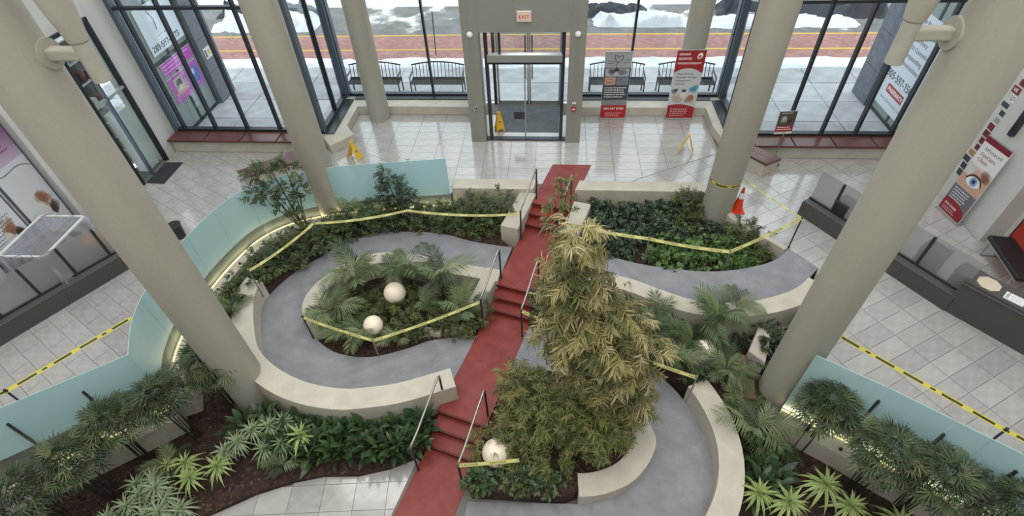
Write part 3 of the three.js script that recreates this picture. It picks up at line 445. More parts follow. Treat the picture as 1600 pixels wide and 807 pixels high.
function palm(label, x, y, z, size, fronds, stem, group, mats = L.palm) {
  const t = thing('feather_palm', label, 'palm', group, [x, y, z], rr(0, 6.28));
  const n = Math.max(1, Math.round(fronds / 4)); const heads = [];
  for (let k = 0; k < n; k++) { const a = rr(0, 6.28), r = n > 1 ? 0.09 * size : 0, h = stem * rr(0.75, 1.05), lean = rr(0, 0.12); const p = [Math.cos(a) * r, 0, Math.sin(a) * r], q = [p[0] + Math.cos(a) * lean * size, h, p[2] + Math.sin(a) * lean * size]; part('stem', rod([p[0], -0.05, p[2]], q, 0.02 * size + 0.006, 7, 0.012 * size + 0.004), M.cane, t); heads.push(q); }
  for (let k = 0; k < fronds; k++) hang(t, 'frond', pick(FROND), pick(mats), heads[k % n], k * 2.399 + rr(-0.3, 0.3), rr(0.0, 1.0), rr(-0.25, 0.25), size * rr(0.8, 1.1));
  return t;
}
// lady palm: canes with fans of finger leaflets
function fanGeo(k, len) { const gs = [rod([0, 0, 0], [0, 0.03, 0.16], 0.004, 4)]; for (let i = 0; i < k; i++) { const a = (i / (k - 1) - 0.5) * 2.5; gs.push(put(blade(len * rr(0.85, 1.1) * (1 - 0.18 * Math.abs(a)), len * 0.105, 0.55, { n: 3, fold: 0.25, lift: 0.12 }), [0, 0.03, 0.15], a, rr(-0.1, 0.12))); } return merge(gs); }
const FANS = [fanGeo(7, 0.27), fanGeo(8, 0.25), fanGeo(6, 0.29)];
function ladyPalm(label, x, y, z, rad, hc, n, group) {
  const h = hc / 0.72;
  const t = thing('lady_palm', label, 'palm', group, [x, y, z], rr(0, 6.28));
  for (let k = 0; k < 9; k++) { const a = rr(0, 6.28), r0 = rr(0.02, 0.13), r1 = rr(0.05, 0.45) * rad; part('cane', rod([Math.cos(a) * r0, -0.05, Math.sin(a) * r0], [Math.cos(a) * r1, h * rr(0.55, 0.8), Math.sin(a) * r1], 0.011, 6, 0.007), M.darkCane, t); }
  for (let k = 0; k < n * 0.22; k++) { const a = k * 2.399, r = rad * rr(0.0, 0.35); hang(t, 'fan_leaf', pick(FANS), L.rhapis[Math.floor(rnd() * 3)], [Math.cos(a) * r, h * 0.72 + rad * rr(0.3, 0.62), Math.sin(a) * r], Math.PI / 2 - a + rr(-0.6, 0.6), rr(0.1, 0.8), rr(-0.4, 0.4), rr(0.52, 0.72)); }
  for (let k = 0; k < n; k++) { const u = (k + 0.5) / n, a = k * 2.399, el = Math.asin(1 - 1.5 * u), r = rad * rr(0.35, 0.9), p = [Math.cos(a) * Math.cos(el) * r, h * 0.72 + Math.sin(el) * r * 0.72, Math.sin(a) * Math.cos(el) * r]; hang(t, 'fan_leaf', pick(FANS), L.rhapis[rnd() < 0.12 ? 3 : Math.floor(rnd() * 3)], p, Math.PI / 2 - a + rr(-0.5, 0.5), el * 0.75 + rr(-0.45, 0.3), rr(-0.4, 0.4), rr(0.52, 0.78)); }
  return t;
}
// striped dracaena rosette
const DLEAF = [[0.42, 0.055, 0.55], [0.48, 0.06, 0.75], [0.36, 0.05, 0.35], [0.3, 0.045, 0.2]].map(([l, w, d]) => blade(l, w, d, { n: 5, fold: 0.3, lift: 0.35, belly: 0.35, cols: [[0.50, 0.56, 0.22], [0.13, 0.25, 0.06]] }));
const DLEAF2 = [[0.30, 0.03, 0.6], [0.34, 0.032, 0.8], [0.26, 0.03, 0.4]].map(([l, w, d]) => blade(l, w, d, { n: 4, fold: 0.3, lift: 0.3, belly: 0.35, cols: [[0.40, 0.46, 0.30], [0.15, 0.23, 0.10]] }));
function rosette(name, label, x, y, z, h, s, n, group, leaves = DLEAF) {
  const t = thing(name, label, 'plant', group, [x, y, z], rr(0, 6.28));
  part('stem', rod([0, -0.04, 0], [rr(-0.05, 0.05), h, rr(-0.05, 0.05)], 0.018, 7, 0.014), M.bark, t);
  for (let k = 0; k < n; k++) { const u = k / n; hang(t, 'leaf', leaves[Math.min(leaves.length - 1, Math.floor(u * 0.8 * leaves.length + rr(0, 0.9)))], stripe, [0, h + 0.06 * u, 0], k * 2.399, -0.3 + 1.35 * u * u + rr(-0.1, 0.1), 0, s * rr(0.85, 1.1)); }
  return t;
}
// broad-leaved peace lily
const LILY = [[0.26, 0.105], [0.30, 0.115], [0.22, 0.095]].map(([l, w]) => merge([blade(l, w, 0.35, { n: 5, fold: 0.22, lift: 0.1, belly: 0.42, petiole: 0.2 }), rod([0, 0, 0], [0, 0, 0.22], 0.004, 4)]));
function lily(label, x, y, z, s, n, group, name = 'peace_lily', mats = L.lily) {
  const t = thing(name, label, 'plant', group, [x, y, z], rr(0, 6.28));
  for (let k = 0; k < n; k++) { const u = (k + 0.5) / n; hang(t, 'leaf', pick(LILY), pick(mats), [rr(-0.04, 0.04), 0.02 + 0.2 * u * s, rr(-0.04, 0.04)], k * 2.399 + rr(-0.2, 0.2), 0.35 + 0.85 * u + rr(-0.15, 0.15), rr(-0.3, 0.3), s * rr(0.8, 1.15)); }
  return t;
}
// sprays of narrow leaves for bamboo and bushes
function sprayGeo(k, len, wid, spread, droop, axis) {
  const gs = [rod([0, 0, 0], [0, 0.05 * axis, axis], 0.003, 4)];
  for (let i = 0; i < k; i++) { const t = (i + 0.5) / k, s = i & 1 ? 1 : -1; gs.push(put(blade(len * rr(0.75, 1.15), wid, droop, { n: 2, fold: 0.25, lift: 0.05 }), [0, 0.05 * axis * t, axis * t], s * rr(0.25, spread), rr(-0.7, 0.25), rr(-0.6, 0.6))); }
  return merge(gs);
}
const BSPRAY = [sprayGeo(18, 0.165, 0.019, 1.2, 0.45, 0.22), sprayGeo(20, 0.15, 0.018, 1.5, 0.55, 0.18), sprayGeo(16, 0.18, 0.020, 1.0, 0.5, 0.26)];
const SSPRAY = [sprayGeo(15, 0.085, 0.014, 1.4, 0.3, 0.17), sprayGeo(17, 0.075, 0.013, 1.5, 0.3, 0.15), sprayGeo(14, 0.095, 0.014, 1.2, 0.35, 0.2)];
const HSPRAY = [sprayGeo(12, 0.10, 0.026, 1.4, 0.3, 0.15), sprayGeo(13, 0.09, 0.024, 1.5, 0.3, 0.13), sprayGeo(11, 0.11, 0.028, 1.2, 0.3, 0.16)];
const CSPRAY = [sprayGeo(10, 0.085, 0.05, 1.6, 0.25, 0.08), sprayGeo(11, 0.075, 0.045, 1.6, 0.25, 0.07), sprayGeo(9, 0.095, 0.055, 1.5, 0.25, 0.09)];
// foliage filling ellipsoids: [cx, cy, cz, rx, ry, rz, n]; up to `most` sprays are parts, the rest one part
function crown(t, blobs, geos, mats, most, droopy = 0, size = 1, name = 'leaf_spray') {
  const all = []; let total = 0; for (const b of blobs) total += b[6];
  for (const [cx, cy, cz, rx, ry, rz, n] of blobs) for (let k = 0; k < n; k++) {
    const u = rr(-1, 1), a = rr(0, 6.283), q = Math.sqrt(1 - u * u), r = Math.pow(rnd(), 0.28) * rr(0.85, 1.05), dx = Math.cos(a) * q, dz = Math.sin(a) * q;
    all.push([[cx + dx * rx * r, cy + u * ry * r, cz + dz * rz * r], Math.atan2(dx, dz) + rr(-0.6, 0.6), u * 0.7 - droopy + rr(-0.45, 0.45), rr(-0.5, 0.5), size * rr(0.75, 1.2), pick(geos), pick(mats)]);
  }
  all.sort((p, q) => q[0][1] - p[0][1]);
  const restBy = new Map();
  all.forEach((s, i) => { const keep = total <= most || (i * most / total | 0) !== ((i + 1) * most / total | 0); if (keep) hang(t, name, s[5], s[6], s[0], s[1], s[2], s[3], s[4]); else { if (!restBy.has(s[6])) restBy.set(s[6], []); restBy.get(s[6]).push(put(s[5], s[0], s[1], s[2], s[3], s[4])); } });
  for (const [m, l] of restBy) { const o = part('foliage', merge(l), m, t); o.userData.kind = 'stuff'; }
}
function bush(name, label, x, y, z, blobs, geos, mats, group, o = {}) {
  const t = thing(name, label, o.category ?? 'shrub', group, [x, y, z]);
  for (let k = 0; k < (o.stems ?? 4); k++) { const b = blobs[k % blobs.length]; part('stem', rod([rr(-0.06, 0.06), -0.05, rr(-0.06, 0.06)], [b[0] + rr(-0.3, 0.3) * b[3], b[1] + rr(-0.4, 0.3) * b[4], b[2] + rr(-0.3, 0.3) * b[5]], o.r ?? 0.01, 6, (o.r ?? 0.01) * 0.5), o.bark ?? M.bark, t); }
  crown(t, blobs, geos, mats, o.most ?? 300, o.droop ?? 0, o.size ?? 1); return t;
}
// --- bamboo tree and green bamboo beneath it
bush('golden_bamboo', 'tall golden bamboo tree with drooping straw coloured leaves beside the red walkway', 1.25, -0.8, -5.05, [
  [-0.10, 4.05, 0.0, 0.26, 0.45, 0.26, 60], [-0.15, 3.45, 0.0, 0.42, 0.45, 0.4, 110], [0.05, 2.75, 0.05, 0.62, 0.55, 0.6, 210], [0.42, 2.35, 0.1, 0.62, 0.55, 0.55, 200], [0.75, 2.0, 0.15, 0.55, 0.5, 0.5, 150], [0.35, 1.65, 0.3, 0.55, 0.5, 0.5, 150], [0.75, 1.25, 0.4, 0.42, 0.45, 0.42, 90], [-0.25, 2.3, 0.2, 0.35, 0.4, 0.35, 60]], BSPRAY, L.bamboo, undefined, { category: 'tree', stems: 8, r: 0.022, droop: 0.55, bark: M.cane, size: 1.0 });
for (const [x, z, b, lab] of [[0.62, -4.55, [[0, 0.75, 0, 0.55, 0.5, 0.5, 260], [-0.3, 1.05, -0.2, 0.35, 0.35, 0.3, 110], [-0.25, 0.5, 0.3, 0.35, 0.35, 0.3, 100]], 'olive green fine leaved bamboo clump beside the lowest handrail'], [1.35, -4.35, [[0, 0.8, 0, 0.5, 0.45, 0.45, 230], [0.3, 0.65, 0.15, 0.4, 0.4, 0.35, 150]], 'olive green fine leaved bamboo clump behind the curved island wall'], [1.95, -4.6, [[0, 0.7, 0, 0.42, 0.4, 0.4, 170], [0.3, 0.75, -0.1, 0.3, 0.3, 0.3, 80]], 'olive green fine leaved bamboo clump beside the lower ramp']])
  bush('green_bamboo', lab, x, -0.8, z, b, SSPRAY, L.shrub, 'green bamboo under the tall tree', { stems: 7, r: 0.012, bark: M.cane, size: 1.15, droop: 0.1 });
// --- thin saplings by the stairs and taller branches behind the left ramp
bush('bamboo_sapling', 'thin dark stemmed sapling in front of the top red steps', 0.98, -0.4, -8.75, [[-0.1, 1.45, 0, 0.16, 0.12, 0.15, 12], [0.12, 1.7, 0, 0.12, 0.12, 0.12, 9], [0, 2.0, 0, 0.13, 0.14, 0.13, 10], [-0.2, 1.1, 0.05, 0.15, 0.1, 0.15, 10], [0.25, 1.3, -0.05, 0.1, 0.1, 0.1, 6]], HSPRAY, L.shrub, undefined, { category: 'tree', stems: 5, r: 0.012, bark: M.darkCane });
bush('leafy_sapling', 'sparse leafy sapling in front of the curved teal glass by the short bench', -5.22, -0.43, -9.22, [[-0.2, 2.05, 0.1, 0.2, 0.15, 0.18, 22], [-0.65, 1.75, 0.1, 0.2, 0.16, 0.18, 22], [0.18, 1.9, 0.0, 0.2, 0.12, 0.16, 18], [0.22, 1.45, 0.1, 0.2, 0.16, 0.2, 24], [-0.35, 1.45, 0.2, 0.26, 0.2, 0.2, 30], [-0.75, 1.35, 0.15, 0.18, 0.14, 0.16, 18], [-0.05, 1.05, 0.2, 0.28, 0.22, 0.25, 30]], HSPRAY, L.hedge, undefined, { category: 'tree', stems: 8, r: 0.014, bark: M.darkCane });
bush('leafy_sapling', 'round dark leafy sapling in front of the straight teal glass', -2.95, -0.43, -9.70, [[0, 1.05, 0, 0.32, 0.3, 0.25, 60], [-0.1, 1.35, 0, 0.18, 0.15, 0.15, 22], [0.22, 0.8, 0, 0.2, 0.2, 0.2, 26], [-0.3, 0.85, 0, 0.16, 0.16, 0.16, 18]], HSPRAY, L.cover, undefined, { category: 'tree', stems: 5, r: 0.013, bark: M.darkCane });
// --- hedge of bushes round the back of the left ramp
const hedgeSpots = [[-0.62, -9.75, 0.55, 0.75], [-1.05, -9.55, 0.5, 0.5], [-1.2, -9.95, 0.38, 0.55], [-1.75, -9.72, 0.45, 0.4], [-2.3, -9.72, 0.42, 0.35], [-2.85, -9.7, 0.42, 0.35], [-3.45, -9.66, 0.45, 0.4], [-4.0, -9.45, 0.45, 0.4], [-4.45, -9.1, 0.4, 0.42], [-4.95, -8.75, 0.48, 0.5], [-5.35, -8.3, 0.48, 0.5], [-5.7, -7.85, 0.42, 0.42], [-5.85, -7.3, 0.4, 0.4], [-6.0, -6.75, 0.35, 0.35]];
const HEDGE = ['hedge bush below the end of the straight teal glass', 'hedge bush between the glass end and the round dark sapling', 'hedge bush at the foot of the round dark sapling', 'hedge bush between the round sapling and the small palms', 'hedge bush around the small palms by the left column', 'hedge bush at the foot of the left column', 'hedge bush at the thin post near the left column', 'hedge bush at the foot of the sparse sapling', 'hedge bush on the outer bend of the left ramp', 'hedge bush at the thin post on the corner of the left ramp', 'last hedge bush beside the thick left column'];
hedgeSpots.forEach(([x, z, r, h], i) => bush('hedge_bush', i < 3 ? 'tall leafy green hedge bush beside the cream block of the top steps' : HEDGE[i - 3], x, -0.43, z, [[0, h * 0.55, 0, r, h * 0.6, r * 0.85, Math.round(150 * r)], [rr(-0.1, 0.1), h * 0.25, 0.05, r, h * 0.3, r * 0.85, Math.round(110 * r)]], HSPRAY, i < 3 ? L.hedge : [...L.hedge, L.cover[2]], i < 3 ? 'hedge bushes by the top steps' : 'hedge bushes behind the left ramp', { most: 100 }));
for (const [x, z, s] of [[-4.2, -9.55, 0.75], [-3.75, -9.75, 0.7], [-5.75, -6.5, 0.75]]) palm('small feather palm among the hedge bushes by the left column', x, -0.43, z, s * 0.8, 9, 0.35, 'small palms in the left hedge');
// --- palm island
for (const [x, z, s, n, st, lab] of [[-3.65, -6.75, 0.8, 13, 0.45, 'spreading feather palm beside the dark post of the palm island'], [-3.35, -7.45, 0.85, 12, 0.7, 'tall feather palm against the left bend of the island wall'], [-2.95, -6.35, 0.6, 11, 0.3, 'low feather palm behind the front globe lamp'], [-2.75, -7.75, 0.6, 8, 0.6, 'small upright feather palm behind the middle globe lamp'], [-2.12, -7.5, 0.8, 8, 0.9, 'slender tall feather palm right behind the middle globe lamp'], [-1.45, -7.5, 0.85, 9, 0.85, 'tallest feather palm leaning over the island wall toward the landing'], [-1.0, -6.95, 0.65, 10, 0.45, 'feather palm beside the cheek wall of the middle steps'], [-2.35, -6.2, 0.45, 8, 0.2, 'very small feather palm at the front edge of the palm island'], [-3.35, -6.25, 0.6, 10, 0.25, 'low feather palm at the end of the island wall'], [-1.85, -6.95, 0.55, 9, 0.3, 'short feather palm between the middle globe lamp and the cheek wall']]) palm(lab, x, -0.75, z, s, n, st, 'feather palms of the palm island');
for (const [x, z, r] of [[-1.75, -6.75, 0.3], [-1.35, -6.8, 0.33], [-0.95, -6.75, 0.33], [-0.85, -7.2, 0.28], [-1.5, -7.2, 0.3], [-2.1, -6.5, 0.26], [-2.25, -7.05, 0.28], [-2.7, -7.25, 0.3], [-3.0, -7.0, 0.28], [-2.6, -6.75, 0.24], [-1.15, -6.62, 0.25], [-0.75, -6.95, 0.28], [-1.9, -7.35, 0.28], [-2.45, -7.5, 0.26], [-3.1, -6.6, 0.26], [-3.5, -7.1, 0.28]]) bush('fine_leaved_shrub', 'low fine leaved green shrub under the palms of the left island', x, -0.75, z, [[0, 0.22, 0, r, 0.24, r, Math.round(r * 210)]], SSPRAY, [...L.hedge, L.shrub[0], L.shrub[2]], 'low shrubs of the palm island', { most: 70 });
// --- bed beside the upper right ramp: dark ground cover with a few bushes
for (let i = 0; i < 96; i++) {
  const t = rnd(), u = rnd(), x = 1.6 + 3.35 * t, zf = rampROut.reduce((b, p) => Math.abs(p[0] - x) < Math.abs(b[0] - x) ? p : b)[1] - 0.24, z = zf + (-10.25 - zf) * u; if (Math.hypot(x - C5[0], z - C5[1]) < 0.42) continue;
  bush('ground_cover', u < 0.35 ? 'low bright green ground cover plant along the upper right ramp' : 'low dark glossy ground cover plant below the right kerb', x, -0.4, z, [[0, 0.14, 0, 0.3, 0.17, 0.3, 38]], CSPRAY, u < 0.35 && t > 0.35 ? L.coverGreen : [...L.cover, L.cover[1]], u < 0.35 ? 'ground cover along the ramp' : 'ground cover below the kerb', { stems: 2, r: 0.005 });
}
for (const [x, z, r, h] of [[4.1, -10.05, 0.35, 0.6], [4.0, -9.6, 0.28, 0.4], [5.15, -9.15, 0.36, 0.45], [5.35, -8.8, 0.3, 0.4], [1.72, -9.2, 0.2, 0.3]]) bush('hedge_bush', 'light green leafy bush at the foot of the column beside the orange cone', x, -0.4, z, [[0, h * 0.6, 0, r, h * 0.55, r, Math.round(260 * r)]], HSPRAY, [...L.hedge, L.shrub[0]], 'bushes by the cone', { most: 90 });
for (let i = 0; i < 12; i++) bush('ground_cover', 'low bright green ground cover plant beside the stone border', rr(4.6, 5.5), -0.4, rr(-8.75, -8.2), [[0, 0.08, 0, 0.24, 0.1, 0.24, 26]], CSPRAY, L.coverGreen, 'bright ground cover by the border', { stems: 1, r: 0.004 });
// --- bed between the two right ramps
for (const [x, z, s, n, st, lab] of [[3.95, -6.5, 0.85, 10, 0.7, 'tallest feather palm between the right ramps, above the half hidden globe'], [4.3, -6.85, 0.62, 8, 0.65, 'feather palm against the cream wall of the upper right ramp'], [3.4, -6.2, 0.72, 10, 0.45, 'feather palm beside the brown stone block and the half hidden globe'], [3.0, -6.75, 0.6, 9, 0.35, 'low feather palm below the front wall of the upper right ramp'], [3.3, -5.75, 0.6, 10, 0.3, 'low feather palm behind the post of the right seat wall'], [3.95, -5.55, 0.65, 9, 0.3, 'low feather palm between the seat wall and the stone edging'], [2.7, -6.5, 0.6, 9, 0.35, 'feather palm half behind the golden bamboo']]) palm(lab, x, -0.62, z, s, n, st, 'feather palms between the right ramps', [...L.palm, L.palm[0]]);
for (const [x, z, r, h] of [[4.9, -6.45, 0.42, 0.45], [5.05, -6.1, 0.35, 0.4], [0.75, -7.15, 0.3, 0.45], [1.15, -7.3, 0.35, 0.5], [0.65, -7.5, 0.28, 0.4], [1.7, -7.2, 0.4, 0.5], [2.2, -6.95, 0.4, 0.45], [3.3, -6.9, 0.35, 0.35], [3.75, -6.25, 0.35, 0.35], [3.6, -5.75, 0.3, 0.3], [2.6, -6.3, 0.35, 0.35]]) bush('hedge_bush', x > 4 ? 'dark leafy bush against the thick right column' : x > 2.4 ? 'low dark leafy bush under the palms between the right ramps' : 'dark green leafy bush beside the middle flight of red steps', x, -0.62, z, [[0, h * 0.55, 0, r, h * 0.55, r, Math.round(230 * r)]], HSPRAY, [...L.cover, L.hedge[2], L.hedge[0]], x > 4 ? 'bushes by the right thick column' : x > 2.4 ? 'low bushes under the right palms' : 'bushes by the middle steps', { most: 100 });
// --- lower left bed
for (const [x, z, r, h, lab] of [[-5.27, -4.87, 0.46, 1.35, 'beside the thick left column'], [-5.68, -4.1, 0.36, 1.45, 'at the corner of the two left balustrades'], [-6.22, -3.62, 0.40, 1.45, 'in front of the first straight left glass panel'], [-6.55, -3.0, 0.42, 1.4, 'in front of the second straight left glass panel'], [-6.95, -2.5, 0.42, 1.35, 'in front of the third straight left glass panel']])
  ladyPalm('dark green lady palm ' + lab, x, -1.03, z, r, h, 165, 'lady palms of the lower left bed');
for (const [x, z, h, s] of [[-5.36, -3.46, 0.42, 0.66], [-4.79, -3.45, 0.4, 0.7], [-5.2, -3.24, 0.36, 0.68], [-5.7, -3.45, 0.35, 0.5], [-3.54, -4.06, 0.42, 0.8]]) rosette('striped_dracaena', x > -4 ? 'yellow striped dracaena rosette beside the peace lilies' : 'yellow striped dracaena rosette on the mulch of the lower left bed', x, -1.03, z, h, s, 30, x > -4 ? undefined : 'striped dracaenas of the lower left bed');
for (const [x, z, h] of [[-4.63, -3.89, 0.42], [-4.45, -4.1, 0.45], [-4.18, -4.21, 0.42], [-4.2, -3.85, 0.25], [-3.9, -3.95, 0.3], [-5.89, -2.94, 0.35], [-5.48, -2.91, 0.35], [-5.65, -2.65, 0.3], [-5.2, -2.8, 0.2], [-6.2, -2.55, 0.35], [-5.75, -3.15, 0.42], [-5.95, -2.72, 0.42], [-5.4, -2.68, 0.38], [-5.6, -3.0, 0.48], [-6.05, -3.1, 0.36], [-3.95, -4.3, 0.4], [-4.85, -3.75, 0.3]]) rosette('spider_plant', 'pale narrow leaved striped plant among the peace lilies and dracaenas', x, -1.03, z, h, 0.85, 40, 'narrow leaved striped plants', DLEAF2);
for (let i = 0; i < 26; i++) { const t = (i % 13) / 12, row = i / 13 | 0, x = -4.25 + 2.75 * t + rr(-0.08, 0.08), z = (row ? -3.98 : -4.28) + rr(-0.08, 0.08) - 0.35 * Math.max(0, t - 0.5) + (t < 0.2 ? -0.1 : 0); lily('dark glossy peace lily below the curved left seat wall', x, -1.03, z, rr(0.85, 1.05), 20, 'peace lilies below the curved wall'); }
palm('small low feather palm at the edge of the lower left mulch', -3.9, -1.03, -3.62, 0.45, 8, 0.1, undefined); palm('small pale feather palm between the lady palms', -5.75, -1.03, -3.5, 0.5, 8, 0.3, undefined);
for (const [x, z] of [[-6.5, -2.3], [-6.15, -2.2], [-5.85, -2.35]]) lily('dark broad leaved plant in front of the last left lady palm', x, -1.03, z, 0.95, 14, 'broad leaved plants under the left lady palms');
lily('broad leaved plant at the foot of the thick left column', -4.75, -1.03, -4.25, 1.1, 16, undefined); lily('broad leaved plant beside the lady palm canes', -4.45, -1.03, -4.5, 1.0, 16, undefined);
// --- lower right bed
for (const [x, z, r, h, lab] of [[5.25, -4.55, 0.36, 1.35, 'beside the thick right column'], [5.78, -3.78, 0.42, 1.4, 'in front of the first right glass panel'], [6.38, -3.44, 0.44, 1.38, 'in front of the second right glass panel'], [7.12, -3.1, 0.42, 1.35, 'in front of the third right glass panel']])
  ladyPalm('dark green lady palm ' + lab, x, -1.0, z, r, h, 165, 'lady palms of the lower right bed');
for (const [x, z, h, s, lab] of [[4.15, -3.5, 0.4, 0.78, 'striped dracaena rosette overhanging the right seat wall'], [4.58, -3.38, 0.4, 0.85, 'striped dracaena rosette between the seat wall rosette and the tallest one'], [5.22, -3.68, 0.42, 0.85, 'tallest striped dracaena rosette in the middle of the lower right bed'], [5.5, -3.38, 0.38, 0.8, 'striped dracaena rosette just in front of the tallest one'], [6.15, -3.2, 0.35, 0.75, 'striped dracaena rosette at the canes of the right lady palms']]) rosette('striped_dracaena', lab, x, -1.0, z, h, s, 32, undefined);
for (const [x, z] of [[4.35, -3.95], [4.25, -3.65], [4.55, -3.8], [4.45, -4.25]]) lily('broad leaved peace lily behind the right seat wall', x, -1.0, z, 1.0, 16, 'peace lilies behind the right wall');
for (const [x, z, s] of [[4.45, -4.75, 0.85], [4.2, -4.95, 0.6]]) palm(s > 0.7 ? 'larger feather palm at the foot of the thick right column' : 'smaller feather palm between the right seat wall and the thick column', x, -1.0, z, s, 9, 0.3, undefined);
// --- ground cover beside the lowest steps
for (let i = 0; i < 16; i++) bush('ground_cover', 'round leaved green ground cover beside the lowest red steps', rr(-0.4, 0.95), -0.80, rr(-3.75, -3.42), [[0, 0.05, 0, 0.2, 0.1, 0.16, 24]], CSPRAY, i & 1 ? [L.cover[1], L.cover[2], L.coverGreen[2]] : L.hedge, 'ground cover beside the lowest steps', { stems: 1, r: 0.004 });
for (const [x, z] of [[-0.2, -4.1], [0.15, -4.0], [0.5, -3.9], [0.9, -3.85]]) bush('fine_leaved_shrub', 'olive fine leaved shrub behind the lowest ground cover', x, -0.8, z, [[0, 0.2, 0, 0.28, 0.22, 0.25, 60]], SSPRAY, L.shrub, 'olive shrubs by the lowest steps', { most: 70 });
// --- globe lamps
for (const [x, y, z, r, yb, lab] of [[-2.52, -0.28, -7.2, 0.235, -0.75, 'in the middle of the palm island'], [-2.78, -0.32, -6.35, 0.2, -0.75, 'at the front of the palm island'], [-0.06, -0.55, -3.92, 0.24, -0.8, 'beside the lowest handrail'], [3.72, -0.3, -6.0, 0.22, -0.62, 'half hidden by the palms between the right ramps']]) {
  const t = thing('globe_lamp', 'round cream globe garden lamp ' + lab, 'lamp', undefined, [x, yb, z]); part('globe', new THREE.SphereGeometry(r, 40, 28).translate(0, y - yb, 0), M.globe, t); part('base', cyl(0.06, 0.05, Math.max(0.05, y - yb - r + 0.03), 0, 0, 0, 16), M.dark, t);
}
// ---------------------------------------------------------------- caution tape and posts
const TAPE = new THREE.MeshStandardMaterial({ roughness: 0.45, side: THREE.DoubleSide, map: (() => { const t = canvasTex(512, 48, (g, w, h) => { g.fillStyle = '#d6d287'; g.fillRect(0, 0, w, h); g.fillStyle = '#57563f'; g.font = 'bold 36px sans-serif'; g.textBaseline = 'middle'; g.fillText('CAUTION', 26, h / 2 + 2, 190); g.fillText('CAUTION', 286, h / 2 + 2, 190); }); t.wrapS = THREE.RepeatWrapping; return t; })() });
const BANDTAPE = new THREE.MeshStandardMaterial({ roughness: 0.45, side: THREE.DoubleSide, map: (() => { const t = canvasTex(512, 48, (g, w, h) => { g.fillStyle = '#d2c84e'; g.fillRect(0, 0, w, h); g.fillStyle = '#3a3820'; g.fillRect(30, 12, 150, 26); g.fillRect(235, 14, 40, 22); g.fillRect(320, 12, 150, 26); }); t.wrapS = THREE.RepeatWrapping; return t; })() });
function post(label, x, y, z, h, m = M.steel) { const t = thing('tape_post', label, 'post', undefined, [x, y, z]); part('pole', rod([0, 0, 0], [0, h, 0], 0.016, 8), m, t); part('foot', cyl(0.03, 0.03, 0.02, 0, 0, 0, 12), m, t); part('cap', new THREE.SphereGeometry(0.022, 10, 8).translate(0, h, 0), m, t); return [x, y + h - 0.04, z]; }
const tapeRun = (label, pts, w = 0.075, sag = 0.1, m = TAPE) => solo('caution_tape', ribbonTape(pts, w, sag), m, label, 'caution tape');
{
  const a = post('thin post at the corner of the left ramp below the curved hedge', -5.47, -0.43, -7.12, 0.84), b = post('thin post in the hedge near the left column', -4.66, -0.43, -8.72, 0.78), e = [...pth(6.27, 0.02), 0]; const hr = [e[0], 0.42, e[1]];
  tapeRun('yellow caution tape strung along the hedge behind the left ramp', [hr, [-2.6, 0.28, -9.28], b, a], 0.05, 0.14);
  const c = post('dark post at the end of the palm island wall', -4.06, -0.75, -6.18, 0.86, M.darkMetal), d = post('thin post at the front of the palm island', -2.62, -0.75, -5.86, 0.62), h2 = pth(3.87, 0.03);
  tapeRun('yellow caution tape across the front of the palm island', [c, d, [h2[0], hB + 0.78, h2[1]]], 0.05, 0.08);
  const f = post('thin post in the dark ground cover by the upper right ramp', 2.85, -0.36, -8.3, 0.84), g = post('thin post at the bend of the upper right ramp', 4.47, -0.36, -8.02, 0.78), h = post('tall dark post at the head of the upper right ramp', 5.93, 0, -8.6, 0.88, M.darkMetal), h1 = pth(6.27, PW - 0.02);
  tapeRun('yellow caution tape strung along the upper right ramp', [[h1[0], 0.42, h1[1]], f, g, h], 0.06, 0.08);
  tapeRun('twisted caution tape from the tall dark post to the column', [h, [C5[0] + 0.35, 0.85, C5[1] - 0.05]], 0.03, 0.06);
  const ringPts = []; for (let i = 0; i <= 40; i++) { const k = i / 40 * Math.PI * 2; ringPts.push([C5[0] + Math.cos(k) * 0.349, C5[1] + Math.sin(k) * 0.349]); }
  const ring = new THREE.CylinderGeometry(0.349, 0.349, 0.07, 48, 1, true); { const uv = ring.attributes.uv; for (let i = 0; i < uv.count; i++) uv.setX(i, uv.getX(i) * 2.4); } const rg = solo('caution_tape', ring, BANDTAPE, 'yellow caution tape looped round the column beside the orange cone', 'caution tape'); rg.position.set(C5[0], 0.85, C5[1]);
  const k = post('thin post at the upper end of the right seat wall', 3.38, -0.9, -5.22, 0.92); tapeRun('short yellow caution tape between the bamboo tree and the seat wall', [[2.35, 0.15, -5.5], k], 0.06, 0.04);
  const h3 = pth(0.78, PW - inw); tapeRun('yellow caution tape from the lowest handrail past the globe lamp', [[h3[0], hL + 0.86, h3[1]], [0.35, -0.3, -3.7]], 0.06, 0.03);
  const h4 = pth(3.87, PW - inw); tapeRun('short yellow caution tape from the middle handrail into the bamboo', [[h4[0], hB + 0.84, h4[1]], [0.95, 0.0, -6.2]], 0.06, 0.03);
  const l1 = post('dark tape post behind the straight left glass', -7.62, 0, -3.75, 1.12, M.darkMetal), r1 = post('dark tape post behind the straight right glass', 7.02, 0, -3.85, 1.15, M.darkMetal);
  tapeRun('yellow caution tape strung outside the straight left balustrade', [[-6.56, 1.02, -5.3], l1, [-9.0, 1.05, -2.7]], 0.058, 0.0, BANDTAPE);
  tapeRun('yellow caution tape strung outside the straight right balustrade', [[C6[0] + 0.36, 1.12, C6[1] + 0.06], r1, [8.2, 1.1, -2.95]], 0.058, 0.0, BANDTAPE);
}
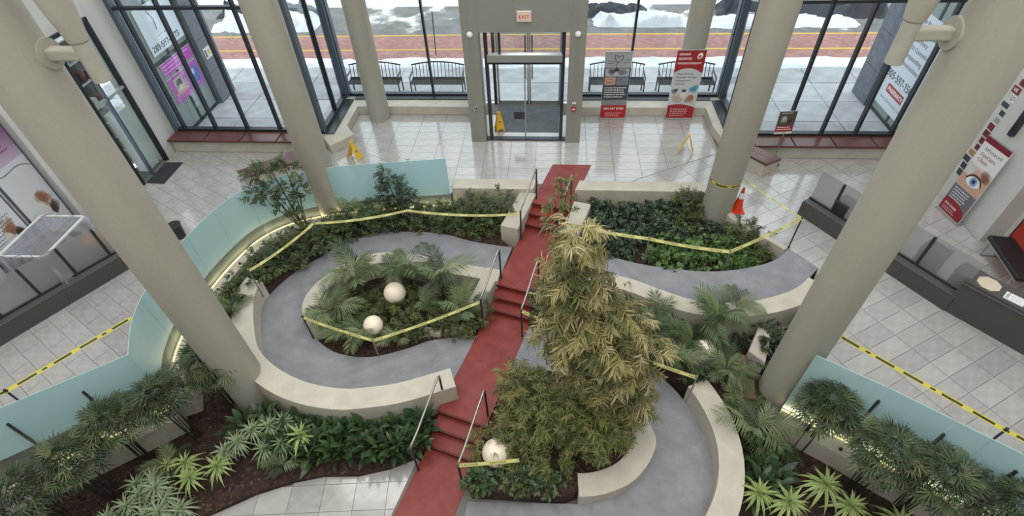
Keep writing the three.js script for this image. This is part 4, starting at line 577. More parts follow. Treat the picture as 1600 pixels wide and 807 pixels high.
// ---------------------------------------------------------------- small things on the floor
function wetSign(label, x, z, turn, y = 0, open = 0.2) {
  const t = thing('wet_floor_sign', label, 'sign', undefined, [x, y, z], turn);
  for (const s of [-1, 1]) { const sh = new THREE.Shape([[-0.13, 0], [-0.045, 0.56], [0.045, 0.56], [0.13, 0], [0.08, 0], [0.07, 0.06], [-0.07, 0.06], [-0.08, 0]].map(([a, b]) => new THREE.Vector2(a, b))); const g = new THREE.ExtrudeGeometry(sh, { depth: 0.014, bevelEnabled: false }); g.translate(0, -0.56, -0.007); g.rotateX(-s * open); g.translate(0, 0.55, 0); const b = part('board', g, M.yellow, t); const mk = new THREE.CircleGeometry(0.045, 3); mk.translate(0, -0.28, s * 0.0085); if (s < 0) mk.scale(1, 1, 1); mk.rotateX(-s * open); mk.translate(0, 0.55, 0); part('warning_mark', mk, new THREE.MeshStandardMaterial({ color: 0x8a2a1a, roughness: 0.6, side: THREE.DoubleSide }), b); }
  part('handle', rbox(0.1, 0.02, 0.05, 0, 0.555, 0, 0.006), M.yellow, t);
}
wetSign('yellow wet floor sign on the tiles between the left bench and the teal glass', -4.62, -11.75, 1.25, 0, 0.36); wetSign('yellow wet floor sign on the tiles in front of the red and white banner', 4.33, -12.25, 1.35, 0, 0.36); wetSign('yellow wet floor sign inside the entrance vestibule', -0.78, -13.35, 0.35, 0.012, 0.2);
{ const t = thing('traffic_cone', 'orange traffic cone with a pale collar behind the tape wrapped column', 'cone', undefined, [5.12, 0, -9.85]); part('base', rbox(0.3, 0.03, 0.3, 0, 0.015, 0, 0.01), M.orange, t); part('body', new THREE.LatheGeometry([[0.12, 0.03], [0.022, 0.66], [0.0, 0.66]].map(([a, b]) => new THREE.Vector2(a, b)), 28), M.orange, t); part('collar', new THREE.LatheGeometry([[0.068, 0.38], [0.044, 0.53]].map(([a, b]) => new THREE.Vector2(a, b)), 28), M.white, t); }
{ const m = solo('door_mat', prism([[-9.98, -10.55], [-9.46, -10.52], [-9.46, -11.5], [-9.98, -11.5]], 0.001, 0.014, 0.003), M.rubber, 'black rubber mat in front of the left shop opening', 'mat');
  const t = thing('waste_bin', 'small dark bin on the tiles behind the curved left balustrade', 'bin', undefined, [-7.9, 0, -8.5]); part('body', cyl(0.12, 0.15, 0.36, 0, 0, 0, 20), M.dark, t); part('rim', new THREE.TorusGeometry(0.15, 0.012, 8, 24).rotateX(Math.PI / 2).translate(0, 0.36, 0), M.darkMetal, t); }
// ---------------------------------------------------------------- printed boards
function lines(g, x, y, w, n, step, h, col) { g.fillStyle = col; for (let i = 0; i < n; i++) { let p = x; while (p < x + w * (0.7 + 0.3 * rnd())) { const l = rr(12, 40); g.fillRect(p, y + i * step, l, h); p += l + 8; } } }
function blot(g, x, y, r, c, n = 9) { for (let i = 0; i < n; i++) { g.globalAlpha = 0.35; g.fillStyle = c; g.beginPath(); g.ellipse(x + rr(-r, r) * 0.5, y + rr(-r, r) * 0.4, r * rr(0.4, 0.8), r * rr(0.3, 0.6), rr(0, 3), 0, 6.3); g.fill(); } g.globalAlpha = 1; }
const printMat = (t) => new THREE.MeshStandardMaterial({ map: t, roughness: 0.45 });
function board(name, label, category, tex, w, h, pos, turn, tilt = 0, stand = true) {
  const t = thing(name, label, category, undefined, pos, turn); const inner = part('panel', rbox(w, h, 0.015, 0, h / 2 + 0.03, 0, 0.004), M.white, t);
  const f = part('print', new THREE.PlaneGeometry(w - 0.01, h - 0.01), printMat(tex), inner); f.position.set(0, h / 2 + 0.03, 0.0085); inner.rotation.x = -tilt;
  if (stand) { part('base', rbox(w + 0.02, 0.05, 0.16, 0, 0.025, -0.02, 0.01), M.alu, t); part('support_pole', rod([0, 0.04, -0.05], [0, h * 0.9, -0.05 - h * 0.9 * Math.tan(tilt)], 0.008), M.alu, t); part('top_bar', rbox(w, 0.03, 0.03, 0, h + 0.03, 0, 0.006), M.alu, inner); }
  return t;
}
const banner1 = canvasTex(384, 1024, (g, w, h) => {
  g.fillStyle = '#a9adb2'; g.fillRect(0, 0, w, h); g.strokeStyle = '#3a3d45'; g.lineWidth = 10; g.beginPath(); g.moveTo(190, 150); g.bezierCurveTo(90, 60, 150, 10, 195, 70); g.bezierCurveTo(260, 10, 290, 80, 190, 150); g.quadraticCurveTo(150, 200, 180, 230); g.stroke(); g.lineWidth = 4; lines(g, 40, 130, 110, 2, 26, 7, '#50545c'); lines(g, 260, 100, 110, 3, 24, 7, '#50545c');
  g.fillStyle = '#454b55'; g.fillRect(0, 225, w, 620); g.fillStyle = '#b9bec6'; g.fillRect(20, 235, 344, 120); blot(g, 110, 290, 60, '#4c5058'); blot(g, 270, 290, 70, '#6a6f78'); blot(g, 190, 260, 40, '#222'); g.fillStyle = '#caa28c'; g.fillRect(20, 365, 160, 120); g.fillStyle = '#a8493c'; g.beginPath(); g.ellipse(100, 425, 60, 26, 0, 0, 6.3); g.fill(); g.fillStyle = '#efe6da'; g.fillRect(52, 415, 96, 14); g.fillStyle = '#8b9097'; g.fillRect(195, 365, 168, 120); lines(g, 205, 375, 140, 4, 26, 14, '#5d626b');
  g.fillStyle = '#e9e9ec'; g.textAlign = 'center'; lines(g, 30, 520, 310, 5, 36, 17, '#dfe1e6'); g.fillStyle = '#8c9299'; g.fillRect(0, 720, w, 90); lines(g, 40, 730, 300, 3, 24, 6, '#737880'); g.fillStyle = '#b3252c'; g.fillRect(0, 805, w, 219); g.fillStyle = '#f4eeee'; g.font = 'bold 50px sans-serif'; g.fillText('905 597 8786', w / 2, 880, 320); lines(g, 70, 930, 240, 3, 26, 8, '#ecd2d2'); });
const banner2 = canvasTex(384, 1024, (g, w, h) => {
  g.fillStyle = '#c9cdcd'; g.fillRect(0, 0, w, h); g.fillStyle = '#a3262c'; g.fillRect(0, 0, w, 215); g.beginPath(); g.moveTo(0, 200); g.lineTo(0, 320); g.quadraticCurveTo(190, 180, w, 330); g.lineTo(w, 200); g.fill(); g.fillStyle = '#f6f0ee'; g.font = 'bold 44px sans-serif'; g.fillText('GRAND', 30, 70); g.fillText('GENESIS', 30, 132); g.font = 'bold 40px sans-serif'; g.fillText('PHYSIOTHERAPY', 30, 196, 330); g.beginPath(); g.ellipse(310, 80, 34, 46, 0.4, 0, 6.3); g.fill(); g.fillStyle = '#a3262c'; g.beginPath(); g.ellipse(306, 92, 14, 22, 0.5, 0, 6.3); g.fill();
  g.fillStyle = '#2f3236'; g.font = 'bold 32px sans-serif'; ['Physiotherapy', 'Massage Therapy', 'Acupuncture', 'Orthotic'].forEach((s, i) => g.fillText('\u2022 ' + s, 30, 345 + i * 50)); blot(g, 60, 585, 50, '#4a4c52'); blot(g, 190, 590, 40, '#22252b'); blot(g, 310, 560, 70, '#3f8ea8'); blot(g, 120, 700, 90, '#b7a698'); blot(g, 290, 710, 80, '#a06a50'); blot(g, 200, 650, 60, '#e4ded6');
  g.fillStyle = '#a3262c'; g.beginPath(); g.moveTo(0, 820); g.quadraticCurveTo(160, 760, w, 850); g.lineTo(w, h); g.lineTo(0, h); g.fill(); lines(g, 50, 870, 260, 4, 34, 10, '#f0d4d2'); });
board('roll_up_banner', 'grey and red roll up banner with a heart logo beside the entrance', 'banner', banner1, 0.74, 1.96, [2.5, 0, -14.0], 0.02, 0.02);
board('roll_up_banner', 'red and white roll up banner about physiotherapy on the tiles', 'banner', banner2, 0.78, 2.0, [4.42, 0, -14.02], 0.02, 0.02);
const banner3 = canvasTex(384, 1024, (g, w, h) => {
  g.fillStyle = '#e6e6e8'; g.fillRect(0, 0, w, h); g.fillStyle = '#7c2234'; g.fillRect(0, 0, w, 70); g.fillStyle = '#5f6e70'; g.font = 'bold 56px serif'; g.fillText('Advanced', 60, 150); g.fillStyle = '#8a2c3a'; g.fillText('EyeCare', 60, 225); g.fillText('Clinic', 60, 290); const sk = g.createLinearGradient(0, 330, 0, 640); sk.addColorStop(0, '#dcdfe2'); sk.addColorStop(0.25, '#c9a48c'); sk.addColorStop(1, '#caa694'); g.fillStyle = sk; g.fillRect(0, 330, w, 320); blot(g, 300, 400, 80, '#7c5242'); blot(g, 60, 420, 80, '#d8dde0'); g.fillStyle = '#efeef0'; g.beginPath(); g.ellipse(205, 520, 110, 60, -0.1, 0, 6.3); g.fill(); g.fillStyle = '#7fa4cf'; g.beginPath(); g.arc(205, 515, 55, 0, 6.3); g.fill(); g.fillStyle = '#1d2430'; g.beginPath(); g.arc(205, 512, 24, 0, 6.3); g.fill(); g.strokeStyle = '#2b2422'; g.lineWidth = 20; g.beginPath(); g.arc(205, 570, 130, 3.5, 5.9); g.stroke();
  g.fillStyle = '#6f7078'; g.fillRect(0, 650, w, 374); lines(g, 40, 680, 280, 6, 34, 14, '#d8d8de'); g.fillStyle = '#8f2230'; g.beginPath(); g.ellipse(130, 960, 260, 130, 0, 0, 6.3); g.fill(); g.fillStyle = '#f1dede'; g.font = 'bold 44px sans-serif'; g.fillText('EYE EXAM', 40, 930); lines(g, 40, 955, 220, 2, 28, 10, '#e7c8c8'); });
board('roll_up_banner', 'tall white banner with a blue eye against the right wall', 'banner', banner3, 0.66, 1.88, [9.78, 0, -9.78], -1.42, 0.02);
{ const t = thing('poster_stand', 'small dark poster on a slim floor stand beside the right window bench', 'sign', undefined, [6.47, 0, -11.78], 0.1); part('base', cyl(0.16, 0.16, 0.02, 0, 0, 0, 24), M.darkMetal, t); part('pole', rod([0, 0, 0], [0, 0.95, 0], 0.012), M.steel, t); const p = part('panel', rbox(0.44, 0.6, 0.02, 0, 1.15, 0.02, 0.005), M.alu, t); p.rotation.x = -0.1; const tx = canvasTex(256, 352, (g, w, h) => { g.fillStyle = '#4f4945'; g.fillRect(0, 0, w, h); blot(g, 90, 120, 60, '#cfc6ba'); blot(g, 180, 150, 50, '#2a2522'); lines(g, 30, 20, 190, 1, 30, 12, '#d6d0c8'); g.fillStyle = '#9c2530'; g.fillRect(0, 225, w, 90); lines(g, 20, 240, 200, 2, 34, 14, '#f2dede'); g.fillStyle = '#d8d4ce'; g.fillRect(0, 318, w, 34); }); const f = part('print', new THREE.PlaneGeometry(0.42, 0.58), printMat(tx), p); f.position.set(0, 1.15, 0.0315); }
// ---------------------------------------------------------------- counters with frosted screens
function counter(label, a, b, posts, inward, hGlass, screenFrom = 0, hBase = 0.36) {
  const len = Math.hypot(b[0] - a[0], b[1] - a[1]), t = thing('screen_counter', label, 'counter', undefined, [a[0], 0, a[1]], Math.atan2(-(b[1] - a[1]), b[0] - a[0])), s = inward, d = 0.26;
  part('base', boxAB(0, len, 0, hBase, Math.min(0, s * d), Math.max(0, s * d)), M.counter, t); part('top_ledge', rbox(len, 0.025, d - 0.02, len / 2, hBase + 0.0125, s * d / 2, 0.006), M.counterTop, t); part('glass_channel', rbox(len - screenFrom, 0.04, 0.06, (len + screenFrom) / 2, hBase + 0.045, s * (d - 0.05), 0.006), M.dark, t);
  const xs = [screenFrom, ...posts, len];
  for (let i = 0; i < xs.length - 1; i++) part('frosted_pane', box(xs[i + 1] - xs[i] - 0.05, hGlass - hBase - 0.05, 0.014, (xs[i] + xs[i + 1]) / 2, (hGlass + hBase) / 2 + 0.035, s * (d - 0.05)), M.frost, t);
  for (const x of posts) part('screen_post', rbox(0.05, hGlass - hBase - 0.02, 0.05, x, (hGlass + hBase) / 2, s * (d - 0.05), 0.005), M.dark, t);
}
counter('dark low counter with frosted glass screens before the left shop', [-8.40, -7.58], [-9.98, -5.0], [0.28, 0.97, 1.66, 2.35], 1, 1.13);
counter('dark low counter with frosted glass screens before the right shop', [6.47, -9.76], [8.30, -6.92], [0.58, 1.16, 1.75, 2.5], -1, 1.13);
{ const a = [8.28, -6.98], b = [9.75, -5.25], t = thing('reception_desk', 'dark reception desk at the end of the right counter', 'desk', undefined, [a[0], 0, a[1]], Math.atan2(-(b[1] - a[1]), b[0] - a[0])); const l = Math.hypot(b[0] - a[0], b[1] - a[1]);
  part('body', boxAB(0, l, 0, 0.72, -0.52, 0), M.counter, t); part('worktop', rbox(l + 0.04, 0.03, 0.58, l / 2, 0.735, -0.26, 0.008), M.counterTop, t); part('upstand', rbox(l, 0.05, 0.05, l / 2, 0.77, -0.02, 0.006), M.counter, t);
  const P = (lx, lz, y = 0.751) => { const v = new THREE.Vector3(lx, y, lz).applyAxisAngle(new THREE.Vector3(0, 1, 0), t.rotation.y); return [v.x + a[0], y, v.z + a[1]]; };
  const d = solo('desk_pad', cyl(0.19, 0.19, 0.01, 0, 0, 0, 8), std(0xd8ccb4, 0.6), 'pale eight sided pad on the dark reception desk', 'pad'); d.position.set(...P(0.3, -0.3)); d.rotation.y = 0.4;
  const nt = canvasTex(128, 180, (g, w, h) => { g.fillStyle = '#f2f2f2'; g.fillRect(0, 0, w, h); lines(g, 14, 14, 90, 2, 14, 8, '#444'); lines(g, 14, 60, 90, 6, 16, 3, '#999'); });
  const n = thing('notice_sheet', 'white printed notice lying on the reception desk', 'paper', undefined, P(0.72, -0.25), 0.75); part('sheet', rbox(0.22, 0.006, 0.3, 0, 0.003, 0, 0.002), M.white, n); const f = part('print', new THREE.PlaneGeometry(0.21, 0.29).rotateX(-Math.PI / 2), printMat(nt), n); f.position.y = 0.0065;
  const p2 = thing('notice_sheet', 'white sheet near the far end of the reception desk', 'paper', undefined, P(1.25, -0.2), 0.4); part('sheet', rbox(0.2, 0.006, 0.28, 0, 0.003, 0, 0.002), M.white, p2);
  const m = thing('hand_stamp', 'small black object on the reception desk', 'stamp', undefined, P(0.98, -0.12), 0); part('body', cyl(0.025, 0.03, 0.03, 0, 0, 0, 16), M.black, m); part('knob', new THREE.SphereGeometry(0.016, 12, 8).translate(0, 0.04, 0), M.black, m);
}
// dark things behind the right screens
for (const [x, z, w, lab] of [[7.15, -9.35, 0.3, 'dark box behind the first right frosted screen'], [8.3, -7.9, 0.42, 'dark box behind the middle right frosted screen'], [8.62, -7.25, 0.45, 'dark box behind the last right frosted screen']]) { const t = thing('storage_box', lab, 'box', undefined, [x, 0, z], -1.0); part('body', rbox(w, 0.68, 0.34, 0, 0.34, 0, 0.02), M.dark, t); part('lid', rbox(w + 0.03, 0.05, 0.37, 0, 0.7, 0, 0.015), M.darkMetal, t); }
// black upholstered bench on chrome legs
{ const t = thing('waiting_bench', 'black padded bench on chrome frame legs before the red poster', 'bench', undefined, [9.93, 0, -7.98], 1.45);
  part('seat', rbox(1.25, 0.1, 0.46, 0, 0.42, 0, 0.03), M.black, t); part('seam', rbox(0.012, 0.104, 0.464, 0, 0.42, 0, 0.002), M.dark, t);
  for (const s of [-1, 1]) part('leg_frame', merge([bar([s * 0.5, 0.015, -0.2], [s * 0.5, 0.015, 0.2], 0.025, 0.025), bar([s * 0.5, 0.015, -0.2], [s * 0.5, 0.37, -0.2], 0.025, 0.025), bar([s * 0.5, 0.015, 0.2], [s * 0.5, 0.37, 0.2], 0.025, 0.025)]), M.alu, t); part('rail', merge([bar([-0.6, 0.36, -0.2], [0.6, 0.36, -0.2], 0.03, 0.025), bar([-0.6, 0.36, 0.2], [0.6, 0.36, 0.2], 0.03, 0.025)]), M.alu, t); }
// red shop poster in the right recess
{ const tx = canvasTex(512, 512, (g, w, h) => { const k = g.createLinearGradient(0, 0, w, h); k.addColorStop(0, '#5a0f10'); k.addColorStop(0.4, '#a8281c'); k.addColorStop(1, '#c96a4c'); g.fillStyle = k; g.fillRect(0, 0, w, h); g.fillStyle = '#d0886e'; g.beginPath(); g.ellipse(330, 330, 190, 150, 0.4, 0, 6.3); g.fill(); g.fillStyle = '#cfd6dc'; g.beginPath(); g.ellipse(280, 300, 70, 90, 0.5, 0, 6.3); g.fill(); g.fillStyle = '#46566a'; g.beginPath(); g.ellipse(270, 310, 26, 34, 0.4, 0, 6.3); g.fill(); });
  const t = thing('wall_poster', 'red wall poster with a pale shape behind the black bench', 'poster', undefined, [10.38, 0.2, -7.75], -Math.PI / 2); part('panel', rbox(2.1, 2.2, 0.03, 0, 1.1, 0, 0.006), M.dark, t); part('print', new THREE.PlaneGeometry(2.02, 2.12).translate(0, 1.1, 0.017), printMat(tx), t); }
// hanging dark sign box and strip of notices on the right wall
{ const t = thing('wall_cabinet', 'narrow dark wall box high on the right white wall', 'box', undefined, [9.94, 2.05, -9.85], -Math.PI / 2); part('body', rbox(0.1, 0.75, 0.1, 0, 0.375, 0, 0.01), M.darkMetal, t); part('window', box(0.07, 0.16, 0.01, 0, 0.2, 0.052), M.black, t); }
for (let i = 0; i < 16; i++) { const y = 0.75 + i * 0.165, w = rr(0.14, 0.24), h = rr(0.11, 0.16), c = pick(['#d9d9dc', '#2b2d33', '#b9bcc2', '#7d2433', '#e8e8ea', '#c7a27a', '#3c4a55']); const tx = canvasTex(64, 48, (g, W, H2) => { g.fillStyle = c; g.fillRect(0, 0, W, H2); lines(g, 6, 8, 44, 3, 12, 5, c === '#2b2d33' ? '#b9b9bd' : '#3a3a40'); }); const t = thing('notice_card', i === 12 ? 'red card with white letters among the notices on the right wall' : 'small printed card in the strip of notices on the right wall', 'notice', i === 12 ? undefined : 'notices on the right wall', [9.992, y, -10.46 + rr(-0.06, 0.06)], -Math.PI / 2); part('card', rbox(w, h, 0.008, 0, 0, 0, 0.002), M.white, t); part('print', new THREE.PlaneGeometry(w - 0.01, h - 0.01).translate(0, 0, 0.0045), printMat(i === 12 ? canvasTex(64, 48, (g, W, H2) => { g.fillStyle = '#7d2433'; g.fillRect(0, 0, W, H2); g.fillStyle = '#fff'; g.font = 'bold 30px sans-serif'; g.fillText('VE', 10, 35); }) : tx), t); }
// ---------------------------------------------------------------- left shop front and covered cart
{ const t = thing('shop_display', 'dark framed shop opening in the left wall with shelves behind glass', 'shop window', undefined, [-10.02, 0, -11.05], Math.PI / 2);
  for (const x of [-0.58, 0.58]) part('jamb', rbox(0.06, 3.87, 0.14, x, 1.935, 0.0, 0.006), M.mullionDark, t); part('head', rbox(1.2, 0.08, 0.14, 0, 3.83, 0, 0.006), M.mullionDark, t); part('transom', rbox(1.2, 0.06, 0.1, 0, 2.2, 0, 0.006), M.alu, t); part('mullion', rbox(0.05, 3.8, 0.1, -0.1, 1.9, 0, 0.006), M.mullion, t); part('pane', box(1.1, 3.75, 0.01, 0, 1.9, -0.02), M.pane, t);
  part('back_panel', boxAB(-0.75, 0.75, 0, 4, -0.95, -0.9), M.counter, t); for (const y of [0.3, 0.7, 1.1, 1.5, 1.9, 2.5, 3.0, 3.5]) part('shelf', rbox(1.2, 0.03, 0.35, 0, y, -0.6, 0.005), M.white, t); part('display_cabinet', rbox(0.5, 1.7, 0.3, 0.25, 0.85, -0.3, 0.02), M.white, t); }
for (const [y, k] of [[0.315, 4], [0.715, 4], [1.115, 4], [1.515, 4], [1.915, 4], [2.515, 5], [3.015, 5]]) for (let i = 0; i < k; i++) { const h = rr(0.16, 0.3), w = rr(0.1, 0.18), o = solo('shelf_box', rbox(0.16, h, w, 0, h / 2, 0, 0.006), std(pick([0xd9d9d6, 0x4d3a38, 0x2c3038, 0xb8b2a6, 0x803a34, 0x6c7480, 0xe4e4e0]), 0.6), 'small product box on the shelves behind the left shop glass', 'box', 'product boxes on the left shelves'); o.position.set(-10.58, y, -11.5 + (i + 0.5) * 0.95 / k); }
{ const tx = (top, txt) => canvasTex(512, 1024, (g, w, h) => { g.fillStyle = '#d3d7de'; g.fillRect(0, 0, w, h); const k = g.createLinearGradient(0, 0, 0, 330); k.addColorStop(0, '#8b5a86'); k.addColorStop(1, '#c6bccb'); g.fillStyle = k; g.fillRect(0, 0, w, 300); lines(g, 40, 150, 360, 2, 40, 14, '#7a3f74'); g.strokeStyle = '#6a4668'; g.lineWidth = 8; g.beginPath(); g.moveTo(0, 330); g.bezierCurveTo(180, 420, 300, 280, 512, 420); g.stroke(); if (txt) lines(g, 60, 420, 380, 14, 30, 9, '#6d7078'); blot(g, 330, 720, 110, '#8a5a40'); blot(g, 230, 780, 90, '#d9d6d2'); blot(g, 400, 830, 80, '#3a2c28'); });
  for (const [i, z] of [-8.2, -7.22, -6.24].entries()) { const t = thing('window_poster', i === 0 ? 'purple headed poster with hands beside the jamb of the left shop' : i === 1 ? 'purple headed poster full of small text in the left shop window' : 'purple headed poster in the left shop window at the end of the counter', 'poster', undefined, [-10.38, 0.45, z], Math.PI / 2); part('panel', rbox(0.92, 2.5, 0.03, 0, 1.25, 0, 0.006), M.mullion, t); part('print', new THREE.PlaneGeometry(0.84, 2.42).translate(0, 1.25, 0.017), printMat(tx(0, i > 0)), t); }
  struct('trim_9', boxAB(-10.12, -9.97, 0, 4.2, -8.72, -8.6), M.white, 'pale metal jamb at the corner of the left shop', 'trim'); }
{ const t = thing('covered_cart', 'white framed cart wrapped in clear plastic sheeting behind the left counter', 'cart', undefined, [-9.74, 0, -7.32], 0.02), w = 0.98, d = 1.24, h = 1.05;
  part('frame', merge([bar([-w / 2, h, -d / 2], [w / 2, h, -d / 2], 0.035, 0.035), bar([-w / 2, h, d / 2], [w / 2, h, d / 2], 0.035, 0.035), bar([-w / 2, h, -d / 2], [-w / 2, h, d / 2], 0.035, 0.035), bar([w / 2, h, -d / 2], [w / 2, h, d / 2], 0.035, 0.035), ...[[-1, -1], [1, -1], [-1, 1], [1, 1]].map(([a, b]) => bar([a * w / 2, 0.02, b * d / 2], [a * w / 2, h, b * d / 2 + 0.001], 0.035, 0.035))]), M.white, t);
  part('shelf', rbox(w - 0.08, 0.03, d - 0.08, 0, 0.35, 0, 0.005), M.dark, t); part('goods', rbox(w - 0.25, 0.4, d - 0.3, 0, 0.57, 0, 0.04), M.counter, t);
  // crumpled sheet over the top and down the sides
  const n = 34, pos = [], idx = []; for (let i = 0; i <= n; i++) for (let j = 0; j <= n; j++) { const u = (i / n - 0.5) * 2, v = (j / n - 0.5) * 2, k = Math.max(Math.abs(u), Math.abs(v)); let x = u * w * 0.86, z = v * d * 0.8, y; const ex = Math.max(0, Math.abs(x) - w / 2 - 0.02), ez = Math.max(0, Math.abs(z) - d / 2 - 0.02), e = Math.max(ex, ez); x = Math.sign(x) * Math.min(Math.abs(x), w / 2 + 0.02 + ex * 0.35); z = Math.sign(z) * Math.min(Math.abs(z), d / 2 + 0.02 + ez * 0.35); y = h + 0.022 - e * 2.6 - (e > 0 ? 0 : 0.07 * (1 - k) ) + 0.016 * Math.sin(u * 17 + v * 5) + 0.02 * (vnoise(u * 6 + 20, v * 6 + 20, 64) - 0.5); if (e > 0) { x += 0.03 * Math.sin(v * 22 + u * 3); z += 0.03 * Math.sin(u * 22); } pos.push(x, Math.max(0.05, y), z); }
  for (let i = 0; i < n; i++) for (let j = 0; j < n; j++) { const a = i * (n + 1) + j; idx.push(a, a + 1, a + n + 1, a + 1, a + n + 2, a + n + 1); }
  const g = new THREE.BufferGeometry(); g.setAttribute('position', new THREE.Float32BufferAttribute(pos, 3)); g.setIndex(idx); g.computeVertexNormals();
  part('plastic_sheet', g, new THREE.MeshPhysicalMaterial({ color: 0xdfe3ea, transmission: 0.75, roughness: 0.18, thickness: 0, side: THREE.DoubleSide }), t); }
{ const t = thing('stool', 'round orange brown stool behind the first left frosted screen', 'stool', undefined, [-9.0, 0, -7.62]); part('seat', new THREE.LatheGeometry([[0, 0.78], [0.2, 0.78], [0.26, 0.72], [0.27, 0.5], [0.22, 0.2], [0, 0.2]].map(([a, b]) => new THREE.Vector2(a, b)), 28), std(0xb87850, 0.5), t); part('base', cyl(0.2, 0.16, 0.2, 0, 0, 0, 20), M.dark, t); }
// ---------------------------------------------------------------- outdoors
{ const g = struct('ground', boxAB(-40, 40, -0.45, -0.13, -60, -12.7), M.snow, 'snow covered ground outside', 'ground');
  const walk = struct('pavement', null, null, 'pale concrete pavement slabs outside the windows', 'pavement'); let k = 0; const slabG = box(1.47, 0.1, 1.17, 0, -0.05, 0);
  for (let x = -14.25; x < 15; x += 1.5) for (let z = -17.1; z < -12; z += 1.2) { if (Math.abs(x) < 6.6 && z > -15.2) continue; const o = part('slab', slabG, M.walk[(k * 7 + (k / 5 | 0)) % 3], walk); o.position.set(x, -0.1 + 0.004 * ((k * 13) % 3), z); k++; } }
function rough(x0, x1, z0, z1, y, amp, nx, nz, fr, edge = true) { const pos = [], idx = [], uv = []; for (let j = 0; j <= nz; j++) for (let i = 0; i <= nx; i++) { const u = i / nx, v = j / nz, e = edge ? Math.min(1, Math.min(v, 1 - v) * 5) * Math.min(1, Math.min(u, 1 - u) * 12) : 1, w = (fbm(u * (x1 - x0) / 20, v * (z1 - z0) / 20, fr, 5)); const x = x0 + (x1 - x0) * u, z = z0 + (z1 - z0) * v + (w - 0.5) * 0.25; pos.push(x, y - 0.03 + amp * e * Math.max(0, w * 2 - 0.45), z); uv.push(x / 3, z / 3); } for (let j = 0; j < nz; j++) for (let i = 0; i < nx; i++) { const a = j * (nx + 1) + i; idx.push(a, a + nx + 1, a + 1, a + 1, a + nx + 1, a + nx + 2); } const g = new THREE.BufferGeometry(); g.setAttribute('position', new THREE.Float32BufferAttribute(pos, 3)); g.setAttribute('uv', new THREE.Float32BufferAttribute(uv, 2)); g.setIndex(idx); g.computeVertexNormals(); return g; }
solo('snow_bank', rough(-16, 16, -18.5, -17.55, -0.1, 0.16, 160, 14, 24), M.snow, 'low bank of snow along the pavement edge', 'snow');
solo('brick_verge', prism([[-24, -18.3], [24, -18.3], [24, -20.55], [-24, -20.55]], -0.2, -0.09), M.brick, 'reddish paved verge between the yellow lines', 'pavement');
for (const [z, lab] of [[-19.1, 'yellow painted line across the middle of the reddish verge'], [-20.45, 'yellow painted line at the road side of the reddish verge']]) solo('painted_line', prism(curve([[-24, z], [-10, z + 0.05], [0, z - 0.03], [10, z + 0.02], [24, z]], 60).concat(curve([[24, z - 0.1], [10, z - 0.09], [0, z - 0.13], [-10, z - 0.04], [-24, z - 0.1]], 60)), -0.1, -0.084), M.kerbYellow, lab, 'road marking');
solo('road', prism([[-30, -20.55], [30, -20.55], [30, -23.7], [-30, -23.7]], -0.2, -0.1), M.asphalt, 'grey wet road beyond the yellow lines', 'road');
for (const [x0, x1, z0, z1, a, lab] of [[2.2, 5.9, -22.3, -21.2, 0.42, 'heap of ploughed snow on the road behind the physiotherapy banner'], [5.6, 12.5, -22.0, -21.0, 0.35, 'long heap of snow in front of the dark tarpaulin'], [-13.5, -9.0, -22.5, -20.9, 0.6, 'heap of snow on the road seen past the stone pier']]) solo('snow_heap', rough(x0, x1, z0, z1, -0.1, a, 60, 26, 30), M.snow, lab, 'snow');
for (const [x0, x1, z0, z1, a, lab] of [[7.2, 14, -23.6, -21.9, 0.7, 'dark wrinkled tarpaulin over a heap on the road'], [0.9, 4.6, -23.4, -22.2, 0.4, 'dark tarpaulin beside the ploughed snow'], [-14, -9.5, -23.5, -22.4, 0.6, 'dark tarpaulin heap behind the left snow']]) solo('tarpaulin', rough(x0, x1, z0, z1, -0.1, a, 60, 26, 40), M.tarp, lab, 'tarpaulin');
// street benches
function streetBench(label, x) {
  const t = thing('street_bench', label, 'bench', 'black metal benches on the pavement', [x, -0.1, -15.72]), w = 1.72, arch = (u) => 0.84 + 0.1 * (1 - u * u);
  for (let i = 0; i <= 14; i++) { const u = i / 7 - 1; part('back_slat', bar([u * w / 2 * 0.96, 0.45, -0.22], [u * w / 2 * 0.96, arch(u), -0.32], 0.018, 0.02), M.black, t); }
  const c = new THREE.CatmullRomCurve3([-1, -0.5, 0, 0.5, 1].map((u) => new THREE.Vector3(u * w / 2, arch(u), -0.32))); part('top_rail', new THREE.TubeGeometry(c, 24, 0.022, 6), M.black, t); part('back_bottom_rail', bar([-w / 2, 0.46, -0.22], [w / 2, 0.46, -0.22], 0.03, 0.03), M.black, t);
  for (let i = 0; i < 7; i++) part('seat_slat', bar([-w / 2, 0.43, -0.2 + i * 0.065], [w / 2, 0.43, -0.2 + i * 0.065], 0.035, 0.02), M.black, t);
  for (const s of [-1, 1]) { for (const [z0, z1] of [[-0.26, -0.22], [0.22, 0.2]]) part('leg', bar([s * w / 2 * 0.97, 0, z0], [s * w / 2 * 0.97, 0.44, z1], 0.035, 0.035), M.black, t); part('arm_rest', merge([bar([s * w / 2 * 0.97, 0.66, -0.26], [s * w / 2 * 0.97, 0.64, 0.22], 0.04, 0.025), bar([s * w / 2 * 0.97, 0.43, 0.2], [s * w / 2 * 0.97, 0.64, 0.2], 0.025, 0.025)]), M.black, t); }
}
for (const [x, lab] of [[-5.05, 'behind the round column left of the entrance'], [-2.98, 'left of the entrance in front of the snow bank'], [2.72, 'behind the grey banner'], [4.85, 'behind the red and white banner']]) streetBench('black metal slatted street bench ' + lab, x);
